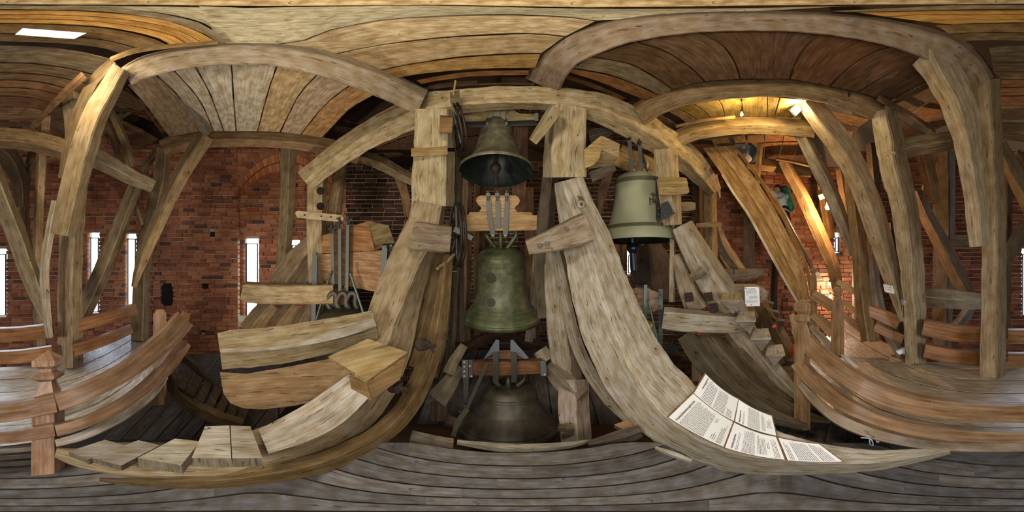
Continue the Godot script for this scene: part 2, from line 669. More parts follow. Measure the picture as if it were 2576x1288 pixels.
func brick_shape(k: int) -> ArrayMesh:
	while brick_shapes.size() < 7:
		var r := RandomNumberGenerator.new()
		r.seed = 100 + brick_shapes.size()
		var j := func() -> float: return r.randf_range(-0.03, 0.03)
		var st := SurfaceTool.new()
		st.begin(Mesh.PRIMITIVE_TRIANGLES)
		var back := []
		var mid := []
		var front := []
		for c in [[-1, -1], [1, -1], [1, 1], [-1, 1]]:
			var x: float = c[0] * 0.5 + j.call()
			var y: float = c[1] * 0.5 + j.call() * 1.6
			back.append(Vector3(x, y, -0.5))
			mid.append(Vector3(x, y, 0.28))
			front.append(Vector3(x - c[0] * 0.045, y - c[1] * 0.12, 0.5 + j.call() * 3.0))
		for rings in [[back, mid], [mid, front]]:
			for i in 4:
				var n := (i + 1) % 4
				var v := [rings[0][i], rings[0][n], rings[1][n], rings[1][i]]
				var out: Vector3 = (v[0] + v[1] + v[2] + v[3]) / 4.0
				quad(st, v, [Vector2.ZERO, Vector2.ZERO, Vector2.ZERO, Vector2.ZERO], [Color.WHITE, Color.WHITE, Color.WHITE, Color.WHITE], Vector3(out.x, out.y, 0.1), -1)
		quad(st, front, [Vector2.ZERO, Vector2.ZERO, Vector2.ZERO, Vector2.ZERO], [Color.WHITE, Color.WHITE, Color.WHITE, Color.WHITE], Vector3(0, 0, 1), -1)
		st.generate_normals()
		st.index()
		brick_shapes.append(st.commit())
	return brick_shapes[k % 7]


func brick_look(hex: String) -> StandardMaterial3D:
	var key := "brick" + hex
	if mats.has(key): return mats[key]
	var m := StandardMaterial3D.new()
	m.albedo_color = Color.html(hex)
	m.albedo_texture = tex["speckle"]
	m.uv1_triplanar = true
	m.uv1_world_triplanar = true
	m.uv1_scale = Vector3.ONE * 1.6
	m.roughness = 0.92
	m.metallic_specular = 0.25
	m.heightmap_enabled = true
	m.heightmap_texture = tex["speckle"]
	m.heightmap_scale = 1.2
	mats[key] = m
	return m


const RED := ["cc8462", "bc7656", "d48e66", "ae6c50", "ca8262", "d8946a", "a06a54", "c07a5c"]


const ORANGE := ["e09066", "d08058", "e89c70", "c87854", "dc8c60", "eca478", "b8745c", "d48660"]  # brick tints raised to paint in light on niche and right wall
const HALF_SHADE := ["a86a50", "985c44", "b0725a", "8c5642", "a06650", "7c5040"]  # brick tints lowered to paint in shade on the right end wall
const DEEP_SHADE := ["5c4238", "4e382e", "664a3c", "423028", "58402f", "6a4c3e"]  # darkest tints, shade painted in for the bay and behind the bells
const GLOW := ["f4a470", "e89460", "f8b080", "dc8c5c"]  # soffit brick tints raised to paint in the window light


# courses of bricks over a mortar backing, trimmed at the holes; keep leaves whole areas bare, open lists the rectangles of plain sight
func bricks(root: Node3D, x0: float, x1: float, y0: float, y1: float, d: float, bw: float, bh: float, holes: Array, keep: Callable, open: Array, most: int, tints: Array = RED) -> void:
	var list := []
	var r := RandomNumberGenerator.new()
	r.seed = int(x0 * 7 + y0)
	var row := 0
	var y := y0
	while y < y1:
		var runs := [[x0, x1]]
		for h in holes:
			if y + bh * 0.75 > h[2] and y + bh * 0.25 < h[3]:
				var cut := []
				for s in runs:
					if h[0] >= s[1] or h[1] <= s[0]: cut.append(s)
					else:
						if h[0] - s[0] > 3: cut.append([s[0], h[0]])
						if s[1] - h[1] > 3: cut.append([h[1], s[1]])
				runs = cut
		for s in runs:
			var x: float = s[0] - r.randf() * bw * 0.8
			while x < s[1]:
				var w := bw * (0.5 if r.randf() < 0.22 else 1.0) * r.randf_range(0.93, 1.07)
				var l := maxf(x, s[0])
				var e := minf(x + w, s[1])
				if s[1] - e < 5.0: e = s[1]
				var cx := (l + e) / 2
				var cy := y + bh / 2 + 1.2 * noise.get_noise_2d(cx * 0.6, row * 31.0)
				if e - l > 4.0 and keep.call(cx, cy, e - l):
					var near := 1
					for q in open:
						if cx > q[0] and cx < q[1] and cy > q[2] and cy < q[3]: near = 0
					list.append([near, list.size(), cx, cy, e - l])
				x = maxf(e, x + w)
		y += bh
		row += 1
	list.sort_custom(func(a, b): return a[0] < b[0] or (a[0] == b[0] and a[1] < b[1]))
	var rest := []
	var m := d / 1288.0
	for i in list.size():
		var q: Array = list[i]
		var t := Transform3D(Basis.from_euler(Vector3(0, 0, r.randf_range(-0.012, 0.012))).scaled_local(Vector3((q[4] - 2.0) * m, (bh - 1.9) * m, 0.09)), P(q[2], q[3], d - 0.015 + r.randf_range(-0.012, 0.012)))
		var tint: String = tints[r.randi() % tints.size()]
		if r.randf() < 0.05: tint = "7c5c4c"
		if i < most:
			var o := put("brick", brick_shape(r.randi() % 7), brick_look(tint), root)
			o.transform = t
		else:
			rest.append([t, Color.html(tint).srgb_to_linear()])
	if rest.size():
		var mm := MultiMesh.new()
		mm.transform_format = MultiMesh.TRANSFORM_3D
		mm.use_colors = true
		mm.mesh = brick_shape(2)
		mm.instance_count = rest.size()
		for i in rest.size():
			mm.set_instance_transform(i, rest[i][0])
			mm.set_instance_color(i, rest[i][1])
		var o := MultiMeshInstance3D.new()
		o.name = "brickwork"
		o.multimesh = mm
		var look: StandardMaterial3D = brick_look("ffffff").duplicate()
		look.vertex_color_use_as_albedo = true
		o.material_override = look
		o.set_meta("kind", "stuff")
		root.add_child(o, true)


func wall_node(called: String, label: String) -> Node3D:
	var o := Node3D.new()
	o.name = called
	add_child(o, true)
	tag(o, label, "", "", "structure")
	return o


func mortar_cells(root: Node3D, x0: float, x1: float, y0: float, y1: float, d: float, th: float, holes: Array, m: Material) -> void:
	var xs := [x0, x1]
	var ys := [y0, y1]
	for h in holes:
		for v in [h[0], h[1]]: if v > x0 and v < x1: xs.append(v)
		for v in [h[2], h[3]]: if v > y0 and v < y1: ys.append(v)
	xs.sort()
	ys.sort()
	var st := SurfaceTool.new()
	st.begin(Mesh.PRIMITIVE_TRIANGLES)
	for i in xs.size() - 1:
		for j in ys.size() - 1:
			var cx: float = (xs[i] + xs[i + 1]) / 2
			var cy: float = (ys[j] + ys[j + 1]) / 2
			var solid: bool = xs[i + 1] - xs[i] > 0.01 and ys[j + 1] - ys[j] > 0.01
			for h in holes:
				if cx > h[0] and cx < h[1] and cy > h[2] and cy < h[3]: solid = false
			if solid:
				var b := BoxMesh.new()
				var a := P(xs[i], ys[j + 1], d)
				var e := P(xs[i + 1], ys[j], d)
				b.size = Vector3(e.x - a.x, e.y - a.y, th)
				st.append_from(b, 0, Transform3D(Basis(), Vector3((a.x + e.x) / 2, (a.y + e.y) / 2, -d - th / 2)))
	put("mortar", st.commit(), m, root)


func slit(n: int, label: String, x0: float, x1: float, y0: float, y1: float, d: float) -> void:   # a slit window: iron frame, pane
	var o := wall_node("window_%d" % n, label)
	var iron := plain("1c1e24", 0.5, 0.4)
	var m := d / 1288.0
	var st := SurfaceTool.new()
	st.begin(Mesh.PRIMITIVE_TRIANGLES)
	for q in [[x0 + 2, x0 + 4.2, y0 + 12, y1 - 2], [x1 - 4.2, x1 - 2, y0 + 12, y1 - 2], [x0 + 2, x1 - 2, y0 + 12, y0 + 14.5], [x0 + 2, x1 - 2, y1 - 4.5, y1 - 2]]:
		var b := BoxMesh.new()
		b.size = Vector3((q[1] - q[0]) * m, (q[3] - q[2]) * m, 0.03)
		st.append_from(b, 0, Transform3D(Basis(), P((q[0] + q[1]) / 2, (q[2] + q[3]) / 2, d)))
	put("window_frame", st.commit(), iron, o)
	var g := BoxMesh.new()
	g.size = Vector3((x1 - x0 - 6) * m, (y1 - y0 - 16) * m, 0.006)
	var gm := StandardMaterial3D.new()
	gm.albedo_color = Color(0.9, 0.95, 1.0, 0.06)
	gm.transparency = BaseMaterial3D.TRANSPARENCY_ALPHA
	gm.roughness = 0.02
	var p := put("pane", g, gm, o)
	p.position = P((x0 + x1) / 2, (y0 + y1) / 2 + 5, d + 0.01)


func in_holes(x: float, y: float, holes: Array, pad: float) -> bool:
	for h in holes:
		if x > h[0] - pad and x < h[1] + pad and y > h[2] - 3 and y < h[3] + 3: return true
	return false


const ARCH := [[598, 486], [600, 468], [612, 445], [632, 422], [655, 403], [680, 390], [706, 383], [740, 386], [772, 397], [802, 416], [832, 442], [858, 472], [870, 500]]
const ARCH_BACK := [[606, 503], [609, 492], [622, 474], [640, 459], [660, 447], [684, 438], [708, 434], [740, 434], [768, 441], [794, 455], [820, 474], [844, 494], [858, 515]]


func arch_y(x: float) -> float:
	for i in ARCH.size() - 1:
		if x >= ARCH[i][0] and x <= ARCH[i + 1][0]:
			return lerpf(ARCH[i][1], ARCH[i + 1][1], (x - ARCH[i][0]) / (ARCH[i + 1][0] - ARCH[i][0]))
	return 486.0


func brick_walls() -> void:
	var mortar := plain("cbb9a0", 0.95, 0.0, "speckle", 2.0)
	# far left, with a slit window
	var h1 := [[-14, 18, 626, 796]]
	var w1 := wall_node("wall_left", "red brick wall with a bright slit window at the left edge")
	mortar_cells(w1, -60, 200, 215, 1020, 14.0, 0.1, h1, mortar)
	bricks(w1, -20, 200, 216, 1010, 14.0, 28, 10.6, h1, func(_x, _y, _w): return true, [[-10, 80, 640, 840]], 150)
	# second bay, with two slits
	var h2 := [[224, 251, 585, 788], [318, 344, 588, 782]]
	var w2 := wall_node("wall_rear", "red brick wall with two bright slit windows behind slanting braces")
	mortar_cells(w2, 200, 385, 215, 1020, 14.0, 0.1, h2, mortar)
	bricks(w2, 200, 385, 216, 1010, 14.0, 28, 10.6, h2, func(_x, _y, _w): return true, [[215, 345, 400, 800]], 290)
	# third bay: the open brickwork, the arch of the niche in it, and the dark bay beyond
	var w3 := wall_node("wall_south", "large red brick wall with putlog holes and an arched niche")
	var out := [[385, 215], [1080, 215], [1080, 1020], [872, 1020], [870, 500]]
	for i in range(ARCH.size() - 2, -1, -1): out.append(ARCH[i])
	out += [[598, 1020], [385, 1020]]
	put("mortar", plate(out, 14.0, 0.1), mortar, w3)
	var gone := [[407, 436, 718, 764], [529, 541, 583, 596], [509, 525, 713, 727], [380, 392, 806, 816], [508, 516, 829, 836]]
	bricks(w3, 385, 598, 216, 1010, 14.0, 27, 10.6, gone, func(_x, _y, _w): return true, [[430, 598, 400, 850]], 295)
	var w4 := wall_node("wall_arch", "shaded red brickwork above and beside the niche arch")
	bricks(w4, 598, 872, 216, 560, 14.0, 28, 10.6, [], func(x, y, _w): return y < arch_y(x) - 16, [[598, 900, 370, 480]], 200)
	var w10 := wall_node("wall_bay", "brick bay right of the niche, its tints darkened for shade")
	bricks(w10, 870, 1080, 216, 1010, 14.0, 28, 10.6, [], func(_x, _y, _w): return true, [[880, 1035, 400, 620]], 180, DEEP_SHADE)
	put("broken_hole", plate([[403, 724], [412, 713], [431, 712], [433, 722], [439, 724], [440, 748], [436, 765], [424, 772], [412, 770], [404, 758]], 13.985, 0.04), plain("120e0c", 1.0), w3)  # near-black plate paints the shade inside the hole
	for g in gone.slice(1):      # the smaller holes: their inner shade painted as dark pockets
		put("putlog_hole", block([[g[0], g[2], 13.985], [g[1], g[2], 13.985], [g[1], g[3], 13.985], [g[0], g[3], 13.985]], [[g[0], g[2], 14.02], [g[1], g[2], 14.02], [g[1], g[3], 14.02], [g[0], g[3], 14.02]]), plain("120e0c", 1.0), w3)
	# two rings of arch bricks on the face and the soffit bricks behind them
	var w5 := wall_node("trim_1", "orange red brick arch ring over the niche")
	var face := samples(ARCH, 34)
	var inner := samples(ARCH_BACK, 34)
	for i in 34:
		var a: Array = face[i]
		var b: Array = face[i + 1]
		var c: Array = inner[i + 1]
		var e: Array = inner[i]
		for k in 2:
			var lo := 0.04 + k * 0.48
			var hi := lo + 0.44
			var f := []
			for q in [[a, e, lo], [b, c, lo], [b, c, hi], [a, e, hi]]:
				f.append([lerpf(q[0][0], q[1][0], q[2]), lerpf(q[0][1], q[1][1], q[2]), 13.98 + 0.34 * q[2]])
			var g := []
			for q in f: g.append([q[0] - 2, q[1] - 8, q[2] + 0.12])
			var s := block(shrink(f, 0.93), shrink(g, 0.93))
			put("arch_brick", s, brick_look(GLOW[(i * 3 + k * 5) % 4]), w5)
		var nx: float = (a[0] - 735) * 0.085
		var ny: float = (a[1] - 520) * 0.11
		if i % 2 == 0 and i < 33:
			var b2: Array = face[i + 2] if i + 2 <= 34 else b
			var n2 := [(b2[0] - 735) * 0.085, (b2[1] - 520) * 0.11]
			for k in 2:
				var f2 := [[a[0] + nx * k, a[1] + ny * k, 13.96], [b2[0] + n2[0] * k, b2[1] + n2[1] * k, 13.96], [b2[0] + n2[0] * (k + 0.9), b2[1] + n2[1] * (k + 0.9), 13.96], [a[0] + nx * (k + 0.9), a[1] + ny * (k + 0.9), 13.96]]
				f2 = shrink(f2, 0.9)
				var bk := []
				for q in f2: bk.append([q[0], q[1], 14.1])
				put("arch_brick", block(f2, bk), brick_look(RED[(i + k * 3) % 8]), w5)
	# the jamb of the niche
	for i in 36:
		var y := 490 + i * 11.5
		var f := [[598, y, 13.98], [605, y + 0.5, 14.3], [605, y + 10, 14.3], [598, y + 9.5, 13.98]]
		var g := [[592, y, 14.0], [597, y + 0.5, 14.32], [597, y + 10, 14.32], [592, y + 9.5, 14.0]]
		put("jamb_brick", block(f, g), brick_look("e0b898" if i % 3 else "d08858"), w5)
	# inside the niche
	var h6 := [[617, 651, 600, 812], [732, 754, 604, 690]]
	var w6 := wall_node("wall_niche", "red brick back of the arched niche with two bright slits")
	mortar_cells(w6, 560, 900, 360, 1020, 14.34, 0.1, h6, mortar)
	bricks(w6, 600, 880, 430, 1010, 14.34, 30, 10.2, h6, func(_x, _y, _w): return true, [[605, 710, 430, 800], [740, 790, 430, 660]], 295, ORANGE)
	# behind the bells
	var h7 := [[1578, 1604, 630, 690]]
	var w7 := wall_node("wall_centre", "brick wall glimpsed behind the bells, its tints darkened for shade")
	mortar_cells(w7, 1080, 1740, 215, 1020, 14.3, 0.1, h7, mortar)
	bricks(w7, 1080, 1740, 216, 1010, 14.3, 28, 10.6, h7, func(_x, _y, _w): return true, [[1180, 1220, 580, 720], [1300, 1330, 600, 720]], 60, DEEP_SHADE)
	# the right
	var h8 := [[2098, 2112, 585, 636]]
	var w8 := wall_node("wall_right", "red brick wall behind the boxed stair, warm light put in its tints")
	mortar_cells(w8, 1740, 2150, 215, 1020, 14.3, 0.1, h8, mortar)
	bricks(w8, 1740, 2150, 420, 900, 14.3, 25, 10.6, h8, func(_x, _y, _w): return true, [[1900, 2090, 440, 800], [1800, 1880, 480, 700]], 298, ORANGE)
	var h9 := [[2569, 2600, 626, 796]]
	var w9 := wall_node("wall_end", "red brick wall behind the trunk posts, shade put in its tints")
	mortar_cells(w9, 2150, 2640, 215, 1020, 14.0, 0.1, h9, mortar)
	bricks(w9, 2150, 2600, 380, 900, 14.0, 26, 10.6, h9, func(_x, _y, _w): return true, [[2310, 2350, 400, 700], [2390, 2440, 400, 700], [2540, 2576, 500, 820]], 200, HALF_SHADE)
	slit(1, "bright slit window at the left edge of the loft", -14, 18, 626, 796, 14.05)
	slit(2, "bright slit window crossed by a slanting brace", 224, 251, 585, 788, 14.05)
	slit(3, "bright slit window beside the post with a leaning brace", 318, 344, 588, 782, 14.05)
	slit(4, "tall bright slit window inside the arched niche", 617, 651, 600, 812, 14.38)
	slit(5, "short bright slit window behind the niche post", 732, 754, 604, 690, 14.38)
	slit(6, "narrow bright slit seen under the pale green bell", 1578, 1604, 630, 690, 14.34)
	slit(7, "narrow bright slit beside the warm lit brace", 2098, 2112, 585, 636, 14.34)
	slit(8, "bright slit window at the right edge of the loft", 2569, 2600, 626, 796, 14.05)


func shrink(q: Array, s: float) -> Array:
	var c := [0.0, 0.0, 0.0]
	for p in q:
		for k in 3: c[k] += p[k] / q.size()
	var out := []
	for p in q: out.append([c[0] + (p[0] - c[0]) * s, c[1] + (p[1] - c[1]) * s, p[2]])
	return out


# planks between successive seam lines of [x, y]; each takes its distance from a level h over (under) the eye
func planks(root: Node3D, seams: Array, h: float, look: Array, gap := 1.2, th := 0.05, called := "plank", extra := 0.0) -> void:
	for i in seams.size() - 1:
		var e := []
		for s in [seams[i], seams[i + 1]]:
			var r := []
			for p in s: r.append([p[0], p[1], (surf(p[1], h) if p.size() < 3 else p[2]) + extra + (0.03 if i % 2 else 0.0)])
			e.append(r)
		var m: Material = look[i % look.size()]
		if m == null: continue
		put(called, board(e[0], e[1], th, {"gap": gap}), m, root)


func ceiling_planks() -> void:
	var c := wall_node("ceiling", "ceiling of wide old planks between arched beams")
	var g1 := wood("a99a80", "plank")
	var g2 := wood("94826a", "plank")
	var br := wood("96704a", "plank")
	var tan := wood("b5915f", "plank")
	var dk := wood("6e5238", "plank")
	var pale := wood("ecca8c", "plank")
	var pine := wood("f0b050", "pine", 0.5)
	# over the zenith: pale planks and the rough beam
	planks(c, [[[-30, -8], [700, -8], [1400, -8], [2000, -8], [2610, -8]], [[-30, 12], [300, 13], [700, 17], [1100, 14], [1500, 20], [2000, 14], [2610, 11]]], 2.3, [pale])
	planks(c, [[[500, 14], [640, 18], [800, 16], [1100, 14], [1500, 22], [1900, 20], [2150, 14]], [[560, 118], [690, 112], [752, 106], [800, 84], [880, 64], [1000, 46], [1250, 36], [1450, 44], [1500, 52]], [[830, 140], [900, 124], [980, 110], [1100, 96], [1220, 88], [1340, 85], [1420, 92]], [[960, 176], [1040, 160], [1130, 147], [1220, 139], [1300, 135], [1360, 135]], [[1000, 197], [1060, 187], [1140, 179], [1220, 174], [1345, 173]]], 2.3, [wood("dcd0a8", "hewn"), wood("ccb484", "plank"), wood("c0a474", "plank"), wood("b8904c", "plank")], 1.5)
	planks(c, [[[120, 13], [400, 15], [560, 18], [640, 22]], [[318, 22], [440, 39], [522, 64], [576, 114]]], 2.32, [wood("dcd0a8", "hewn")])
	# joists beyond them
	planks(c, [[[1046, 201], [1120, 187], [1200, 178], [1330, 175]], [[1060, 212], [1120, 202], [1200, 193], [1330, 190]]], 2.38, [wood("b07a3c", "plank")])
	planks(c, [[[1075, 214], [1130, 206], [1200, 200]], [[1085, 224], [1130, 219], [1200, 215]]], 2.7, [dk])
	planks(c, [[[1262, 193], [1330, 192]], [[1262, 213], [1330, 212]]], 2.6, [dk])
	planks(c, [[[1040, 223], [1130, 212], [1250, 207], [1345, 207]], [[1040, 232], [1130, 221], [1250, 214], [1345, 216]]], 2.42, [wood("8a6c4c", "plank")])
	# boarded hatch at the left, and its other end at the right
	var hatch := [[[-30, 24], [150, 26], [300, 34], [420, 52], [500, 80], [548, 108]], [[-30, 37], [150, 38], [290, 46], [400, 63], [470, 86], [510, 108]], [[-30, 47], [140, 49], [270, 57], [370, 72], [440, 92], [470, 110]], [[-30, 57], [130, 60], [250, 67], [340, 81], [400, 97], [428, 112]]]
	planks(c, hatch, 2.36, [pine, pine, pine], 0.6)
	planks(c, [[[-30, 58], [120, 61], [240, 68], [330, 82], [390, 98], [425, 114]], [[-30, 84], [120, 87], [230, 96], [300, 108], [350, 124], [368, 128]], [[-30, 104], [120, 108], [200, 114], [262, 122], [300, 134], [312, 140]]], 2.4, [wood("a07c48", "plank"), wood("8c7048", "plank")], 0.8)
	planks(c, [[[-30, 12], [200, 15], [330, 24], [440, 40], [520, 64], [566, 100], [572, 110]], [[-30, 24], [200, 27], [310, 35], [420, 53], [500, 80], [540, 100], [548, 110]]], 2.26, [wood("9c8a66", "plank")])
	planks(c, [[[2090, 28], [2250, 20], [2400, 13], [2610, 12]], [[2130, 30], [2250, 28], [2400, 25], [2610, 24]]], 2.26, [wood("9c8a66", "plank")])
	planks(c, [[[2150, 30], [2300, 25], [2450, 24], [2610, 24]], [[2230, 42], [2330, 36], [2450, 37], [2610, 37]], [[2330, 55], [2400, 50], [2480, 49], [2610, 48]], [[2400, 62], [2450, 58], [2520, 57], [2610, 57]]], 2.36, [pine, pine, pine], 0.6)
	planks(c, [[[2350, 62], [2450, 58], [2610, 57]], [[2390, 86], [2480, 82], [2610, 83]], [[2430, 104], [2500, 102], [2610, 104]]], 2.4, [wood("a07c48", "plank"), wood("8c7048", "plank")], 0.8)
	# old ceiling left of the big brace
	planks(c, [[[-30, 112], [100, 116], [200, 128], [290, 150]], [[-30, 157], [80, 160], [170, 172], [250, 192]], [[-30, 182], [80, 186], [150, 195], [225, 212]], [[-30, 200], [60, 202], [120, 210], [200, 232]], [[-30, 219], [40, 221], [100, 227], [172, 246]], [[-30, 241], [40, 243], [90, 249], [140, 262]], [[-30, 270], [40, 271], [90, 275], [120, 282]], [[-30, 303], [40, 304], [70, 307], [96, 311]]], 2.3, [wood("7c6c54", "plank"), wood("8c7454", "plank"), wood("9c7c58", "plank"), wood("a8784c", "plank"), wood("b08054", "plank"), wood("a87850", "plank"), wood("b48c64", "plank")], 1.2)
	planks(c, [[[-30, 306], [40, 307], [85, 314]], [[-30, 318], [60, 321], [110, 332]]], 2.4, [wood("7c6448", "plank")])
	planks(c, [[[130, 250], [170, 228], [205, 215]], [[128, 335], [150, 345], [165, 350]]], 2.5, [wood("a88464", "plank")])
	# fan of planks over the left rear bay
	planks(c, [[[320, 214], [370, 270], [425, 345]], [[393, 188], [455, 250], [500, 330]], [[440, 180], [500, 250], [538, 330]], [[492, 168], [530, 240], [563, 330]], [[582, 162], [588, 250], [594, 330]], [[697, 164], [672, 240], [648, 330]], [[806, 180], [752, 240], [705, 332]], [[896, 204], [822, 260], [757, 338]], [[962, 228], [880, 275], [812, 346]]], 2.3, [wood("a08868", "plank"), wood("beb09a", "plank"), wood("cabfa8", "plank"), wood("d2c8b0", "plank"), wood("d8ccb0", "plank"), wood("d8b880", "plank"), wood("ccb090", "plank"), wood("c8985c", "plank")], 1.6)
	planks(c, [[[314, 222], [360, 262], [420, 345]], [[322, 222], [352, 262], [412, 345]]], 2.36, [dk])
	planks(c, [[[305, 300], [350, 320], [400, 350]], [[300, 345], [335, 360], [350, 372]]], 2.6, [wood("94704c", "plank"), null])
	planks(c, [[[232, 232], [300, 222], [372, 262]], [[236, 285], [300, 268], [352, 282]], [[240, 340], [300, 322], [345, 306]]], 2.75, [wood("8c6c4c", "plank"), wood("7c5e42", "plank")])
	planks(c, [[[328, 286], [375, 302], [430, 346]], [[300, 302], [345, 332], [405, 360]]], 2.8, [wood("3a2c20", "plank")])  # dark plank put in where the shaded gap is
	planks(c, [[[962, 226], [880, 275], [812, 346]], [[1050, 258], [965, 312], [885, 362]]], 2.7, [wood("4a3828", "plank")])  # dark backing board, shade of the gap put into its colour
	planks(c, [[[1003, 262], [930, 300], [845, 350]], [[1040, 268], [960, 310], [880, 362]]], 2.3, [wood("8c6440", "plank")])
	# between the middle arch and the dark left rear bay
	planks(c, [[[930, 352], [990, 330], [1042, 302]], [[945, 375], [1000, 352], [1042, 338]], [[985, 402], [1015, 392], [1042, 380]], [[1010, 430], [1025, 425], [1042, 415]]], 2.3, [wood("94704c", "plank"), wood("7c5c40", "plank"), dk], 1.0)
	# behind the upper bell
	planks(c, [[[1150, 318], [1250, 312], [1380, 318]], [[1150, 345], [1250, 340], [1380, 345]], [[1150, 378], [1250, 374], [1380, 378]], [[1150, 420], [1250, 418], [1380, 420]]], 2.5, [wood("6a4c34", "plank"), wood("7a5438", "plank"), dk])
	# fan over the right front bay
	planks(c, [[[1430, 182], [1500, 205], [1590, 240], [1640, 262]], [[1440, 172], [1530, 188], [1620, 222], [1668, 246]], [[1490, 143], [1580, 160], [1640, 190], [1690, 224]], [[1601, 106], [1670, 128], [1730, 165], [1772, 204]], [[1757, 80], [1810, 108], [1845, 150], [1862, 198]], [[2072, 80], [2035, 110], [2005, 150], [1987, 198]], [[2240, 118], [2190, 135], [2130, 175], [2088, 216]], [[2318, 152], [2270, 168], [2210, 200], [2160, 232]], [[2350, 205], [2320, 212], [2280, 232], [2240, 256]], [[2385, 240], [2350, 250], [2310, 272], [2280, 290]], [[2405, 285], [2380, 288], [2350, 300], [2320, 318]], [[2412, 312], [2390, 314], [2370, 320], [2350, 330]]], 2.3, [wood("a8743c", "plank"), wood("9c8a68", "plank"), wood("7c5c3c", "plank"), wood("8a6a48", "plank"), wood("7e5c3e", "plank"), wood("8c5f3c", "plank"), wood("7c5a3c", "plank"), wood("7e6246", "plank"), wood("8a7050", "plank"), wood("a0784c", "plank"), wood("86643e", "plank")], 1.5)
	planks(c, [[[1425, 186], [1500, 212], [1580, 248]], [[1412, 196], [1490, 222], [1560, 252]]], 2.45, [wood("a8743c", "plank")])
	# olive lit planks between the second and third arches
	planks(c, [[[1620, 300], [1680, 330], [1700, 345]], [[1660, 286], [1700, 310], [1715, 328]], [[1678, 280], [1716, 302], [1728, 318]], [[1700, 270], [1740, 292], [1765, 312]], [[1742, 260], [1775, 282], [1790, 302]], [[1806, 248], [1818, 270], [1823, 298]], [[1864, 244], [1868, 270], [1869, 296]], [[1930, 244], [1930, 270], [1929, 298]], [[1962, 246], [1955, 270], [1948, 298]], [[2030, 252], [2020, 275], [2015, 300]]], 2.3, [wood("947650", "plank"), wood("3a2c1c", "plank"), wood("a08458", "plank"), wood("98803c", "plank"), wood("a48c50", "plank"), wood("a89048", "plank"), wood("b0944c", "plank"), wood("9c8040", "plank"), wood("c8a850", "plank")], 1.0)
	planks(c, [[[2080, 275], [2130, 285], [2190, 298]], [[2095, 300], [2130, 310], [2160, 320]], [[2110, 325], [2130, 330], [2150, 336]]], 2.4, [wood("8c6c44", "plank"), wood("7c6044", "plank")])
	# upright boards round the second hatch
	planks(c, [[[1786, 350], [1796, 365], [1800, 380]], [[1832, 345], [1838, 360], [1840, 368]], [[1842, 344], [1848, 355], [1850, 362]], [[1874, 340], [1876, 350], [1877, 361]], [[1879, 340], [1880, 350], [1881, 361]], [[1923, 340], [1923, 375], [1920, 403]], [[1972, 340], [1966, 370], [1957, 402]], [[2012, 348], [2006, 370], [1994, 404]], [[2040, 370], [2030, 390], [2018, 410]], [[2070, 395], [2050, 408], [2036, 418]]], 2.3, [wood("8c7448", "plank"), null, wood("a08050", "plank"), null, wood("a47c4c", "plank"), wood("b07c44", "plank"), wood("b8844c", "plank"), wood("9c7448", "plank"), wood("a8743c", "plank")], 0.8)
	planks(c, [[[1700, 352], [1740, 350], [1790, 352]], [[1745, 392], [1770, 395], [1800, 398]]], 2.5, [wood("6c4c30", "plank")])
	# boards at the far right edge
	planks(c, [[[2488, 118], [2540, 114], [2610, 112]], [[2496, 158], [2540, 157], [2610, 157]], [[2500, 181], [2540, 181], [2610, 182]], [[2520, 200], [2560, 200], [2610, 200]], [[2518, 221], [2560, 220], [2610, 219]], [[2516, 241], [2560, 241], [2610, 241]], [[2516, 268], [2560, 269], [2610, 270]], [[2515, 303], [2560, 303], [2610, 303]]], 2.3, [wood("7c6c54", "plank"), wood("8c7454", "plank"), wood("9c7c58", "plank"), wood("a8784c", "plank"), wood("b08054", "plank"), wood("a87850", "plank"), wood("b48c64", "plank")], 1.2)
	planks(c, [[[2515, 306], [2560, 306], [2610, 306]], [[2515, 316], [2560, 318], [2610, 318]]], 2.4, [wood("7c6448", "plank")])
	planks(c, [[[2250, 290], [2300, 320], [2350, 345]], [[2262, 300], [2300, 332], [2340, 352]]], 2.6, [dk])
	planks(c, [[[2268, 310], [2300, 330], [2320, 345]], [[2270, 345], [2285, 350], [2300, 352]]], 2.9, [wood("a8804c", "plank")])


